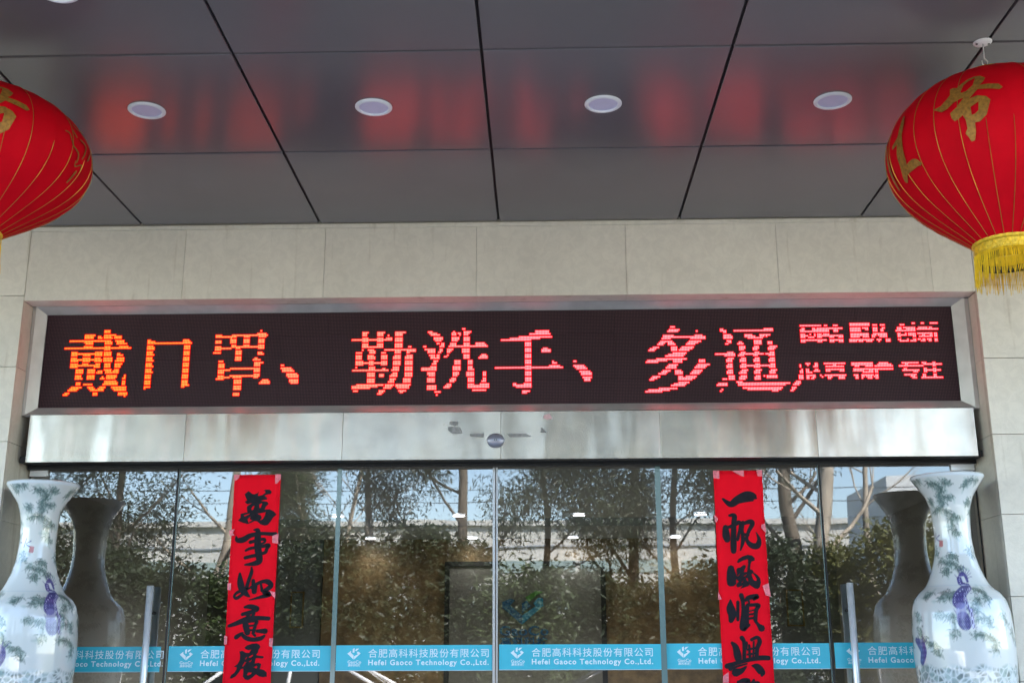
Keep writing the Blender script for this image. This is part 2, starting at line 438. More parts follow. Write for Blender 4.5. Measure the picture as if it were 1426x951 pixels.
STROKES = {"outl":[[[-1688,2529,-1665,2550,-1653,2542,-1641,2532,-1625,2529,-1606,2535,-1595,2545,-1601,2521,-1595,2517,-1569,2524,-1552,2537,-1554,2549,-1566,2552,-1551,2559,-1525,2559,-1510,2544,-1517,2530,-1540,2527,-1556,2519,-1539,2504,-1538,2493,-1561,2490,-1578,2485,-1554,2482,-1537,2479,-1527,2465,-1542,2448,-1551,2428,-1519,2430,-1488,2414,-1470,2394,-1490,2377,-1505,2354,-1526,2326,-1545,2323,-1572,2331,-1595,2350,-1612,2353,-1631,2344,-1659,2334,-1692,2343,-1724,2356,-1707,2376,-1708,2400,-1683,2407,-1664,2410,-1668,2432,-1669,2448,-1653,2460,-1636,2470,-1663,2463,-1675,2468,-1684,2478,-1670,2490,-1681,2510],[-1639,2435,-1630,2450,-1619,2453,-1624,2429,-1635,2424],[-1588,2461,-1573,2469,-1568,2466,-1577,2438,-1586,2438],[-1687,2391,-1647,2403,-1650,2397,-1681,2383],[-1661,2365,-1642,2382,-1645,2365,-1628,2358,-1653,2342],[-1595,2400,-1576,2404,-1543,2411,-1546,2390,-1560,2364,-1578,2356,-1566,2374,-1575,2390]],[[-1633,1552,-1616,1566,-1587,1576,-1557,1578,-1539,1570,-1531,1556,-1543,1536,-1545,1522,-1556,1507,-1547,1503,-1512,1500,-1504,1492,-1514,1485,-1555,1488,-1560,1474,-1562,1454,-1536,1459,-1521,1451,-1523,1434,-1528,1421,-1501,1414,-1483,1400,-1480,1375,-1505,1371,-1528,1375,-1550,1389,-1572,1369,-1598,1353,-1618,1357,-1633,1375,-1631,1403,-1634,1423,-1649,1420,-1662,1398,-1681,1375,-1704,1363,-1716,1364,-1708,1384,-1688,1398,-1675,1420,-1676,1433,-1694,1434,-1671,1451,-1658,1477,-1658,1508,-1664,1528,-1646,1532,-1622,1520,-1601,1519,-1588,1540,-1608,1536,-1626,1543],[-1604,1492,-1577,1510,-1574,1502,-1594,1489],[-1626,1482,-1615,1495,-1613,1489,-1621,1479],[-1600,1465,-1584,1478,-1582,1472,-1592,1462],[-1641,1437,-1625,1465,-1616,1462,-1635,1434],[-1568,1430,-1550,1442,-1543,1434,-1549,1424],[-1608,1385,-1600,1400,-1577,1399,-1582,1389,-1602,1381]]],"outr":[[[1521,2072,1533,2093,1561,2110,1593,2120,1620,2115,1637,2098,1635,2082,1615,2077,1607,2056,1603,2027,1617,2024,1627,2006,1650,1990,1664,1971,1668,1945,1658,1914,1645,1904,1626,1908,1606,1922,1593,1933,1589,1946,1585,1972,1581,2003,1585,2024,1593,2064,1593,2089,1586,2091,1559,2082,1532,2068],[1610,1993,1618,2003,1631,1987,1643,1966,1640,1955,1629,1955,1618,1966]],[[1464,2046,1483,2055,1499,2046,1505,2017,1514,1990,1519,1980,1510,1962,1510,1936,1495,1923,1468,1920,1453,1931,1450,1962,1454,2012]],[[1516,2024,1522,2036,1541,2039,1563,2056,1576,2053,1577,2043,1567,2024,1562,2010,1584,2011,1591,1982,1589,1946,1596,1935,1585,1922,1561,1915,1534,1904,1553,1928,1537,1921,1518,1913,1511,1923,1514,1938,1528,1951,1510,1967,1517,1983,1518,2003],[1519,1985,1537,2002,1534,1993,1523,1984],[1559,1984,1578,1998,1579,1993,1567,1982],[1573,1972,1584,1972,1588,1956,1584,1951,1576,1961],[1542,1943,1555,1956,1555,1951,1546,1942]]],"jieo":[[-1416,72,-1373,78,-1342,103,-1325,121,-1330,157,-1316,159,-1291,151,-1266,171,-1235,189,-1198,198,-1165,194,-1139,173,-1154,149,-1172,135,-1126,132,-1078,122,-1061,100,-1078,91,-1125,103,-1181,113,-1203,93,-1225,72,-1184,79,-1145,66,-1126,45,-1139,11,-1151,-21,-1186,-46,-1209,-45,-1212,-85,-1223,-117,-1241,-119,-1249,-102,-1263,-81,-1249,-63,-1251,-26,-1263,0,-1281,-11,-1304,-18,-1318,-1,-1324,25,-1288,47,-1253,84,-1275,82,-1305,73,-1336,53,-1368,45],[-1222,29,-1182,47,-1187,5,-1204,-7,-1220,-9],[-1269,121,-1255,157,-1229,176,-1193,187,-1206,142,-1240,117,-1262,114]],"pale":[[-1081,1762,53,-1083,1729,54]],"lace":[[-904,1871,10,-1013,1829,11,-1009,1779,11,-977,1748,13,-969,1699,17,-966,1650,13]],"cl":[[-1728,2254,6,-1719,2230,24,-1679,2233,31,-1635,2259,25,-1569,2271,19,-1509,2269,19,-1470,2268,21],[-1615,2295,7,-1589,2292,24,-1586,2248,34,-1583,2189,37,-1572,2131,36,-1568,2096,33,-1596,2080,25,-1660,2071,9],[-1633,2216,19,-1582,2229,15,-1545,2234,18,-1540,2217,13,-1565,2202,10],[-1660,2162,12,-1631,2176,15,-1564,2186,16,-1514,2196,22,-1523,2173,18,-1533,2149,18,-1577,2139,13],[-1661,2116,18,-1620,2126,18,-1569,2136,18,-1533,2151,12],[-1616,2054,9,-1615,2022,18,-1632,1964,18,-1645,1914,18,-1666,1885,16,-1701,1860,18,-1718,1871,13,-1703,1893,15,-1667,1910,16,-1624,1921,10],[-1690,2015,12,-1684,1964,32,-1672,1921,34,-1644,1889,27,-1621,1871,10],[-1601,1971,18,-1591,1899,25],[-1609,1927,18,-1552,1961,16,-1504,1962,27,-1484,1935,25,-1527,1898,21,-1491,1883,24,-1547,1866,16,-1619,1848,4],[-1552,1961,10,-1540,1906,15],[-1579,1935,13,-1585,1896,16],[-1645,1803,13,-1610,1806,25,-1566,1792,26,-1593,1777,18,-1611,1764,16],[-1658,1758,18,-1608,1771,21,-1572,1782,15],[-1623,1760,23,-1619,1739,19],[-1584,1764,16,-1595,1737,15],[-1740,1686,16,-1699,1700,22,-1627,1727,29,-1562,1735,22,-1487,1731,20],[-1640,1718,22,-1632,1686,32,-1619,1644,29],[-1634,1711,16,-1568,1718,18,-1572,1686,16,-1580,1647,18],[-1617,1685,9,-1577,1689,9],[-1616,1658,10,-1580,1661,10],[-1690,1616,23,-1660,1637,16,-1648,1644,7],[-1655,1635,15,-1628,1612,22,-1583,1601,22,-1533,1608,22,-1510,1624,13],[-1557,1654,16,-1506,1653,28],[-1586,1640,10,-1570,1626,13]],"cr":[[1452,2479,12,1500,2445,32,1549,2473,43,1609,2493,57,1653,2489,44,1666,2483,13],[1489,2372,13,1520,2370,25,1515,2319,26,1509,2246,28,1506,2181,32,1504,2143,28],[1460,2294,29,1461,2246,39,1466,2217,32],[1459,2290,13,1503,2304,18,1549,2326,21,1556,2303,15,1538,2231,16,1534,2213,12],[1574,2326,19,1566,2275,16,1568,2209,20,1548,2148,6],[1570,2317,15,1622,2331,25,1634,2315,23,1607,2267,18,1592,2216,18,1621,2179,29,1659,2178,32,1672,2216,20,1655,2263,3],[1574,2251,13,1603,2245,15],[1468,1836,7,1466,1788,42,1474,1746,43,1465,1709,26],[1514,1823,16,1508,1713,16],[1538,1865,24,1546,1816,19,1542,1745,19,1533,1668,27,1537,1650,11],[1562,1833,14,1588,1851,24,1639,1858,23,1616,1839,14],[1580,1835,13,1586,1816,10,1570,1787,23,1564,1689,20],[1574,1803,13,1643,1803,20,1628,1773,19,1619,1710,20],[1583,1765,6,1619,1775,6],[1575,1744,9,1618,1751,9],[1573,1719,11,1617,1726,11],[1557,1682,13,1544,1650,14,1580,1682,11],[1616,1709,14,1635,1682,17,1654,1661,36],[1465,1571,16,1485,1544,31,1496,1488,38,1501,1454,24],[1527,1602,23,1540,1571,19,1535,1474,18],[1554,1571,16,1552,1536,11],[1571,1557,11,1571,1488,13],[1559,1529,9,1620,1543,9],[1557,1500,9,1618,1509,9],[1587,1590,16,1624,1605,17,1638,1578,23,1620,1536,20,1613,1474,20],[1601,1578,9,1592,1488,9],[1426,1430,27,1480,1447,20,1566,1469,20,1638,1480,24,1688,1479,23],[1442,1411,16,1493,1429,10,1551,1445,7],[1477,1391,40,1513,1402,26,1544,1426,9],[1582,1433,7,1613,1425,34,1640,1392,35,1640,1375,14],[1488,1334,10,1524,1343,23,1556,1343,17,1529,1307,16],[1488,1337,11,1484,1269,18],[1588,1347,11,1572,1313,21,1542,1290,10],[1558,1324,14,1615,1327,18,1577,1290,21],[1545,1276,14,1626,1283,18],[1585,1296,16,1581,1229,21],[1539,1229,15,1637,1232,21],[1551,1252,13,1618,1256,14]],"jia":[[-1651,126,13,-1651,71,24,-1671,27,22,-1739,9,13],[-1658,22,24,-1673,-36,38,-1678,-95,36,-1718,-149,20],[-1682,-124,22,-1593,-114,29,-1553,-127,11],[1738,88,9,1764,14,13,1761,-75,18,1754,-154,11]],"orn":[[-190,41,4,-159,40,5,-131,0,5,-75,-22,7,-66,-64,5],[-101,109,5,-52,99,5,67,127,5,57,77,5,91,54,7,36,-15,7],[-125,68,7,-99,46,7],[-62,47,5,1,36,7,-30,-32,5],[-79,-60,4,-68,-82,4,-19,-59,4,-8,-78,4],[-38,-98,9,-46,-150,7]],"green":[[-1426,2478,20,-1302,2464,29,-1236,2436,32,-1337,2399,26,-1253,2358,26,-1429,2327,23],[-1156,2479,17,-1077,2469,11],[-750,2458,17,-667,2484,20,-482,2483,11],[-1219,2397,29,-1039,2388,17],[-1632,2318,14,-1280,2324,26,-1026,2288,20,-890,2274,11],[-1102,2275,14,-1032,2207,17,-917,2190,11],[-539,2354,9,-500,2374,9],[-1483,2028,11,-1275,2018,20,-1102,2003,17,-970,1975,11],[-1206,2061,14,-1053,2044,14],[-1327,1962,11,-1304,1985,11],[-592,2096,14,-549,2058,11],[-825,1859,17,-739,1845,23,-729,1799,17],[-1295,1842,9,-1151,1840,9],[-1345,1813,11,-1190,1820,11],[-1375,1725,11,-1235,1710,14,-1168,1710,11,-1174,1608,11],[-924,1693,20,-780,1702,26,-756,1668,17],[-885,1734,14,-959,1760,11],[-944,1613,11,-838,1607,26,-728,1581,23,-727,1531,11],[-1639,1650,17,-1604,1604,14,-1497,1571,17,-1403,1558,14,-1385,1507,11],[-1617,1443,11,-1552,1405,11],[-556,1722,11,-485,1682,11],[-893,1785,11,-839,1805,11],[-1481,1845,9,-1577,1820,9]],"blue":[[-1025,1943,14,-963,1951,19,-915,1939,14,-904,1908,11],[-1052,1925,20,-1032,1897,22,-960,1886,20,-925,1886,20],[-933,1877,28,-1032,1853,39,-1091,1825,43,-1106,1794,48,-1096,1782,48],[-1068,1704,53,-1063,1685,55,-1052,1667,48],[-972,1748,14,-969,1699,14,-965,1655,13],[-904,1871,12,-1013,1829,13,-1009,1779,13,-980,1739,11],[-1029,1953,4,-1035,1977,2],[-988,1956,4,-976,1987,2],[-949,1957,4,-900,2000,2],[-912,1953,4,-846,1982,2],[-887,1948,4,-780,1974,2],[-879,1940,4,-768,1958,2],[-876,1929,4,-775,1937,2],[-1082,1930,4,-1138,1949,2],[-1139,1730,6,-1165,1755,2],[-1741,1586,32,-1639,1559,63,-1606,1520,55,-1652,1469,40],[-1655,1585,7,-1701,1612,3],[-1611,1578,7,-1594,1608,3],[-1571,1572,7,-1519,1597,3],[-1702,2195,6,-1771,2146,6],[1616,2177,6,1716,2171,6],[-1545,2180,6,-1699,2164,6,-1564,2149,6]],"dots":[[-1038,1935,4,-1049,1914,4,-1028,1890,4,-961,1885,4],[-1007,1869,4,-1133,1828,4,-1148,1785,4],[-1112,1764,4,-1103,1705,4],[-1011,1935,4,-972,1914,4,-930,1903,4]],"red":[[-1534,2144,14,-1450,2143,14],[-1537,2131,14,-1453,2130,14],[-1540,2121,14,-1456,2120,14]]}
LED_ROWS = [
[],
[],
[],
[],
[],
[],
[],
[],
[],
[],
[],
[40,4,540,13,581,2,587,2,593,5],
[40,4,146,1,282,2,421,3,507,14,523,2,529,3,540,13,555,3,560,3,573,3],
[],
[27,7,40,8,144,6,215,4,225,5,237,7,259,3,276,1,283,5,331,9,420,7,454,2,483,6,508,2,515,2,518,17,540,7,548,4,555,3,561,2,571,3,575,8,585,6,592,2],
[27,6,36,2,40,5,47,5,116,4,127,24,215,3,225,4,237,5,260,5,275,3,279,2,283,4,331,9,419,7,438,1,454,4,463,26,507,3,515,11,529,3,540,7,550,2,555,3,560,2,571,3,577,6,584,14],
[27,6,36,3,40,6,47,5,116,14,135,4,145,5,215,3,225,4,232,1,237,5,261,6,275,3,280,1,283,3,327,14,456,2,507,19,529,3,540,7,555,3,560,2,570,13],
[126,1],
[17,28,48,6,70,2,94,4,126,4,135,4,145,4,215,4,225,4,231,4,237,5,263,6,275,5,283,4,320,22,416,7,437,5,456,5,470,5,480,7,507,3,513,1,516,1,518,3,522,4,540,12,555,9,571,2,576,1,578,5,584,10,595,2],
[27,6,41,5,49,5,70,5,94,5,116,4,126,4,135,4,145,4,208,27,237,5,263,6,275,5,283,4,314,20,416,28,456,6,470,7,480,3,484,1,507,5,516,1,518,17,540,12,554,3,558,6,571,6,578,5,587,2,592,2,595,2],
[28,5,41,5,49,7,70,30,116,4,126,4,135,4,145,4,215,4,225,4,237,5,264,4,275,4,283,4,308,20,415,6,434,10,456,6,472,10,507,3,512,4,518,3,526,3,532,3,540,6,548,4,554,2,559,5,571,2,581,2,585,9,595,2],
[],
[27,6,41,4,51,6,70,4,95,4,127,3,135,4,145,4,215,4,225,4,237,5,265,2,268,2,274,4,283,4,291,6,324,4,414,8,433,8,458,3,476,5,507,17,526,9,539,16,557,3,563,3,571,2,577,1,581,2,584,2,587,2,590,3,595,2],
[14,45,70,5,95,4,116,4,127,22,215,4,225,4,237,5,268,2,274,4,283,4,291,7,324,4,413,4,419,4,432,7,459,2,466,2,476,5,485,3,507,3,518,3,526,3,532,3,539,5,545,3,550,4,558,1,563,3,572,6,579,4,586,3,591,2,595,2],
[41,4,70,5,95,4,116,11,130,3,145,4,215,14,237,5,246,2,256,2,267,3,273,26,324,4,412,4,419,5,431,6,457,2,465,4,476,5,485,3],
[116,4],
[19,4,35,5,41,5,70,4,95,4,130,4,215,1,219,4,230,21,257,7,267,2,272,4,282,5,324,4,336,3,409,4,421,4,428,8,466,4,476,3,486,5],
[19,21,41,5,50,2,70,4,95,4,115,5,130,4,145,3,220,4,237,4,245,6,259,5,267,2,272,3,282,5,324,4,335,6,407,4,421,4,427,8,466,4,475,4,485,5],
[19,4,27,5,35,5,41,5,50,4,70,5,95,4,130,4,145,4,211,4,220,4,228,3,237,4,245,2,259,5,266,2,272,2,282,5,324,4,335,6,406,4,421,4,426,7,466,3,475,3,485,4],
[],
[19,4,27,5,35,4,41,6,50,5,70,4,95,4,130,4,211,4,219,4,228,4,237,4,245,4,260,4,265,2,272,1,283,4,295,3,324,4,422,9,458,4,467,3,476,3,486,3],
[19,21,41,6,50,5,70,4,95,4,130,4,143,2,211,4,219,5,228,4,236,5,244,5,261,3,265,2,270,2,283,4,294,5,324,4,419,11,450,13,466,16,483,6],
[19,5,27,5,35,5,41,6,49,6,70,5,95,4,130,4,142,5,211,4,219,5,228,4,236,5,244,5,261,6,283,4,293,6,324,4,417,12,456,7,465,4,475,3,485,4],
[119,3],
[19,5,27,4,36,3,42,4,49,5,70,4,95,4,143,6,211,5,220,3,228,4,236,5,244,5,263,3,277,4,286,3,324,4,411,20,458,4,467,3,476,3,486,3],
[19,20,42,4,49,4,70,4,95,4,119,4,143,4,211,21,236,5,244,5,263,2,277,4,286,3,324,4,342,1,356,2,405,13,422,6,439,4,457,4,466,4,475,4,485,4],
[19,5,35,4,42,4,49,4,70,5,95,4,119,4,143,4,161,2,211,5,220,3,228,4,236,5,244,5,262,3,277,4,286,3,324,4,342,3,404,8,422,6,439,4,457,4,466,4,475,4,485,4],
[119,4],
[23,5,31,5,42,5,49,3,70,4,95,4,127,20,161,7,211,1,220,4,236,4,244,5,261,4,276,5,286,3,324,4,340,7,356,7,419,6,438,8,458,3,467,3,476,3,486,3,509,3,515,2,521,14,539,14,557,6,572,11,585,3,592,2],
[23,5,31,5,38,3,43,4,48,4,70,4,95,4,119,8,143,4,162,7,220,4,229,2,236,4,244,5,255,10,276,5,286,3,304,45,357,7,418,6,437,7,457,4,466,23,505,1,510,1,515,2,527,2,539,14,556,9,574,2,586,12],
[23,5,31,5,37,4,43,9,70,5,95,4,119,4,143,4,162,8,209,24,235,5,244,5,255,10,276,5,286,4,324,4,358,7,417,7,436,7,457,4,466,4,475,4,485,4,505,1,514,3,522,12,541,3,548,5,554,12,570,16,592,2],
[119,4],
[23,4,31,5,44,7,56,1,70,4,95,4,143,4,165,7,219,5,236,3,244,5,259,5,276,4,285,5,296,2,324,4,360,7,415,5,423,4,435,6,458,3,467,4,476,4,486,4,506,1,509,2,515,2,522,12,540,26,573,2,586,2,592,2],
[23,4,31,5,41,1,44,7,56,1,70,4,95,4,119,4,127,20,165,8,219,5,227,3,235,4,244,5,259,5,276,4,285,5,296,2,324,4,361,7,414,4,423,5,434,6,457,4,466,4,475,4,485,4,505,2,509,2,514,4,522,3,531,3,540,7,550,3,554,2,572,11,586,11],
[23,5,31,5,40,3,44,6,55,2,70,4,95,4,119,8,129,6,143,3,166,7,219,5,227,3,234,5,244,5,260,4,276,3,285,5,296,2,324,4,361,7,412,5,423,5,433,6,457,4,465,5,475,4,485,4,505,2,509,4,546,7,554,2,579,3,586,2,592,2],
[118,5],
[43,8,55,2,70,4,95,4,130,5,149,4,167,6,219,5,234,4,243,5,259,5,275,3,286,4,296,2,324,4,362,6,408,5,425,3,430,7,458,4,466,4,476,3,481,1,483,7,504,3,509,6,518,1,521,14,540,3,545,8,554,2,573,8,585,2,592,2],
[24,3,43,9,55,2,70,4,95,4,130,5,148,6,167,6,219,5,234,3,243,5,259,5,274,4,286,4,296,2,324,4,363,4,407,4,425,11,458,4,465,5,475,4,483,7,504,3,509,2,513,2,519,1,523,3,530,4,541,2,545,2,548,4,553,3,577,3,585,2,592,2],
[24,3,29,6,42,10,55,2,70,4,95,4,130,5,147,7,168,5,219,5,233,4,243,5,259,5,274,3,286,4,295,3,324,4,363,4,406,3,425,9,454,3,458,4,465,4,475,4,504,3,509,2,512,2,523,2,530,4,541,2,545,1,549,3,554,2,578,3,584,14],
[95,5],
[21,7,32,4,40,4,48,10,70,4,95,2,130,5,212,18,231,6,238,10,272,3,286,4,294,6,316,2,323,5,425,7,463,4,502,3],
[20,6,33,4,39,4,49,9,70,1,130,5,209,17,231,5,238,9,259,6,271,4,286,14,316,12,422,8,451,6,464,34,501,4],
[19,6,34,9,50,8,130,5,209,12,230,5,239,8,259,6,270,4,286,14,318,10,420,9,450,7,464,31,500,4],
[259,6],
[17,3,36,3,53,6,210,3,227,4,240,5,289,9,412,12,467,26,499,3],
[16,3,36,3,53,6,130,4,227,3,241,2,264,4,322,5,405,14,453,1,470,22,499,2],
[57,1,130,4,226,3,322,3,403,11,452,1,486,4,498,2],
[265,1],
[],
[],
[],
[],
[],
[]]

# =================================================================== THE SETTING
# ground: forecourt paving near the door, asphalt beyond
M['paving'] = mat("granite_paving", (0.42, 0.41, 0.39), rough=0.55, var=0.12, vscale=4, bump=0.15, bscale=80, objvar=0.06)
M['asphalt'] = mat("asphalt", (0.10, 0.10, 0.10), rough=0.85, var=0.2, vscale=3, bump=0.4, bscale=120)
M['earth'] = mat("planted_earth", (0.10, 0.085, 0.05), rough=0.95, var=0.3, vscale=2, bump=0.5, bscale=20, color2=(0.06, 0.09, 0.03))
g = MB(); g.add([(-600, -800, -0.016), (600, -800, -0.016), (600, 400, -0.016), (-600, 400, -0.016)], [(0, 1, 2, 3)])
tag(g.build('ground', M['earth']), kind='structure')
g = MB(); g.box(-40, 40, -11.6, -9.2 + 0.0, -0.3, -0.008)
g = MB(); g.add([(-60, -17.0, -0.010), (60, -17.0, -0.010), (60, -9.4, -0.010), (-60, -9.4, -0.010)], [(0, 1, 2, 3)])
tag(g.build('road', M['asphalt']), kind='structure')
fore = empty('forecourt', (0, 0, 0)); tag(fore, kind='structure')
g = MB().box(-12, 12, -9.4, 0.0, -0.30, -0.012); g.build('screed', M['joint'], fore)
pm = MB().cbox(-0.397, 0.397, 0, 0.012, -0.397, 0.397, 0.002)
slab0 = pm.build('paving_slab', M['paving'], fore); slab0.rotation_euler = (-PI / 2, 0, 0)
slab_me = slab0.data
first = True
for i in range(20):
    for j in range(11):
        x = -7.6 + i * 0.8; y = -0.45 - j * 0.8
        if y < -9: continue
        if first: slab0.location = (x, y, 0); first = False
        else: inst('paving_slab', slab_me, fore, (x, y, 0), (-PI / 2, 0, 0))
kb = MB()
o = MB().box(-60, 60, -17.18, -17.0, -0.1, 0.13).build('kerb', M['paving']); tag(o, kind='structure')

# building shell: keeps the sun off the porch and the hall
shell = empty('office_building', (0, 0, 0))
tag(shell, "pale stone-clad office building with the glass entrance and porch", 'building')
MB().box(-16, -3.9, 0.03, 14, 0, 6.6).build('wall', M['plaster'], shell)
MB().box(3.9, 16, 0.03, 14, 0, 6.6).build('wall', M['plaster'], shell)
MB().box(-3.9, 3.9, 0.35, 14, 4.3, 6.6).build('wall', M['plaster'], shell)
MB().box(-16.3, 16.3, -0.2, 14.3, 6.6, 7.0).build('roof', M['plaster'], shell)

# interior hall
hall_wall = mat("hall_grey_wall", (0.20, 0.21, 0.20), rough=0.7, var=0.06, vscale=2)
hall_dark = mat("hall_dark_wall", (0.10, 0.10, 0.09), rough=0.6, var=0.1, vscale=2)
brown = mat("brown_leather_wall", (0.21, 0.135, 0.060), rough=0.55, var=0.35, vscale=9, bump=0.5, bscale=16, bdist=0.02, detail=3)
hall = empty('hall', (0, 0, 0)); tag(hall, kind='structure')
MB().box(-5.2, 5.2, 0.36, 7.6, -0.08, 0.0 - 0.001).build('hall_floor', mat("polished_floor", (0.16, 0.15, 0.13), rough=0.2, var=0.1), hall)
MB().box(-5.2, 5.2, 7.4, 7.6, 0, 4.2).build('hall_back_wall', hall_dark, hall)
MB().box(-5.2, -5.0, 0.7, 7.4, 0, 4.2).build('hall_side_wall', hall_dark, hall)
MB().box(5.0, 5.2, 0.7, 7.4, 0, 4.2).build('hall_side_wall', hall_dark, hall)
MB().box(-2.45, 2.5, 7.30, 7.398, 0.0, 2.9).build('brown_wall_panel', brown, hall)
MB().box(-3.6, -2.47, 7.34, 7.398, 0.0, 2.9).build('grey_wall_panel', hall_wall, hall)
MB().box(2.52, 3.9, 7.34, 7.398, 0.0, 2.9).build('grey_wall_panel', hall_wall, hall)
MB().box(-5.2, 5.2, 0.72, 5.05, 2.90, 3.0).build('hall_ceiling', mat("hall_ceiling_paint", (0.42, 0.43, 0.44), rough=0.8), hall)
MB().box(-5.0, 5.0, 5.052, 5.85, 3.22, 3.3).build('ceiling_cove', mat("cove_paint", (0.70, 0.74, 0.78), rough=0.8), hall)
MB().box(-5.0, 5.0, 5.852, 7.29, 2.90, 3.0).build('hall_ceiling', M['alu'] and mat("hall_ceiling_grey", (0.36, 0.38, 0.40), rough=0.8), hall)
MB().box(-5.2, 5.2, 0.7, 7.6, 3.32, 3.4).build('slab', hall_dark, hall)

# framed logo panel on the brown wall
lp = empty('logo_panel', (0.06, 7.29, 0)); tag(lp, "grey wall panel in a black frame with the blue logo, seen through the glass door", 'sign')
grey_felt = mat("grey_felt", (0.19, 0.18, 0.155), rough=0.8, var=0.12, vscale=14)
MB().box(-0.93, 0.93, -0.02, 0.0, 0.4, 2.565).build('board', grey_felt, lp)
for a in ((-0.99, -0.93, 0.4, 2.62), (0.93, 0.99, 0.4, 2.62)):
    MB().box(a[0], a[1], -0.045, 0.0, a[2], a[3]).build('frame_bar', M['black'], lp)
MB().box(-0.93, 0.93, -0.045, 0.0, 2.565, 2.62).build('frame_bar', M['black'], lp)
blue = mat("blue_acrylic", (0.012, 0.10, 0.24), rough=0.25)
bluel = mat("light_blue_acrylic", (0.02, 0.25, 0.42), rough=0.25)
green_a = mat("green_acrylic", (0.10, 0.30, 0.05), rough=0.25)
def poly(mb, pts, y0, y1):
    n = len(pts)
    mb.add([(x, y0, z) for x, z in pts] + [(x, y1, z) for x, z in pts],
           [tuple(range(n)), tuple(range(2 * n - 1, n - 1, -1))] + [(i, i + n, (i + 1) % n + n, (i + 1) % n) for i in range(n)])
    return mb
LX, LZ = -0.02, 2.03
poly(MB(), [(LX - .26, LZ + .10), (LX - .26, LZ + .03), (LX - .02, LZ - .17), (LX - .02, LZ - .06), (LX - .16, LZ + .06), (LX - .10, LZ + .12), (LX - .16, LZ + .14)], -.05, -.021).build('logo_mark', blue, lp)
poly(MB(), [(LX - .018, LZ - .17), (LX + .24, LZ + .05), (LX + .24, LZ + .14), (LX + .18, LZ + .15), (LX + .12, LZ + .08), (LX + .15, LZ + .05), (LX - .018, LZ - .06)], -.05, -.021).build('logo_mark', bluel, lp)
poly(MB(), [(LX - .02, LZ - .04), (LX + .09, LZ + .05), (LX + .04, LZ + .12), (LX - .02, LZ + .08)], -.052, -.021).build('logo_mark', blue, lp)
poly(MB(), [(LX + .02, LZ + .15), (LX + .08, LZ + .10), (LX + .15, LZ + .17), (LX + .24, LZ + .22), (LX + .15, LZ + .23), (LX + .10, LZ + .20)], -.05, -.021).build('logo_mark', green_a, lp)
text_mesh('lettering', "GaoCo", 0.155, blue, lp, (LX - 0.30, -0.03, 1.735), 0.008, 0.004, 1.05, width=0.60)
text_mesh('lettering', "高科科技", 0.135, blue, lp, (LX - 0.29, -0.03, 1.60), 0.008, 0.003, 1.0, width=0.58)

# framed notices on the grey wall panels
def notice(x, z, w, h, label):
    t = empty('picture_frame', (x, 7.338, z)); tag(t, label, 'frame')
    MB().box(-w / 2, w / 2, -0.02, 0, -h / 2, h / 2).build('print', mat("notice_print", (0.16, 0.19, 0.17), rough=0.5, var=0.4, vscale=30), t)
    fm = mat("thin_brass", (0.26, 0.17, 0.06), rough=0.4, metal=0.6)
    for a in ((-w / 2 - .02, -w / 2, -h / 2 - .02, h / 2 + .02), (w / 2, w / 2 + .02, -h / 2 - .02, h / 2 + .02), (-w / 2, w / 2, h / 2, h / 2 + .02), (-w / 2, w / 2, -h / 2 - .02, -h / 2)):
        MB().box(a[0], a[1], -0.03, 0, a[2], a[3]).build('frame_bar', fm, t)
notice(-2.76, 2.05, 0.13, 0.40, "small narrow picture frame on the grey wall inside, left of the brown wall")
notice(3.36, 2.05, 0.17, 0.40, "small narrow picture frame on the grey wall inside, right of the brown wall")

# hall ceiling downlights (lit)
glow = mat("lit_lamp", (1, 1, 1), emit=(1.0, 0.95, 1.0), estr=3.5)
def hall_light(x, y, label):
    t = empty('hall_downlight', (x, y, 2.895)); tag(t, label, 'ceiling light', 'lit downlights in the hall ceiling')
    MB().lathe([(0.062, 0.004), (0.085, -0.002), (0.085, -0.008), (0.06, -0.012)], 16).build('rim', M['white_plastic'], t, True)
    MB().lathe([(0.0001, -0.010), (0.062, -0.011)], 16).build('lamp', glow, t)
    ld = bpy.data.lights.new("hall_lamp", 'SPOT'); ld.energy = 27 if y < 6 else 1.0; ld.spot_size = R(150); ld.spot_blend = 0.8; ld.shadow_soft_size = 0.06
    ld.color = (1, 0.93, 0.88)
    lo = bpy.data.objects.new("hall_lamp", ld); col.objects.link(lo); lo.parent = t; lo.location = (0, 0, -0.03)
for k, x in enumerate((-1.83, -0.58, 0.655, 1.90)):
    side = ("leftmost", "second left", "second right", "rightmost")[k]
    hall_light(x, 4.69, side + " lit downlight in the nearer row of the hall ceiling")
    hall_light(x, 7.03, side + " lit downlight in the far row, close to the brown wall")

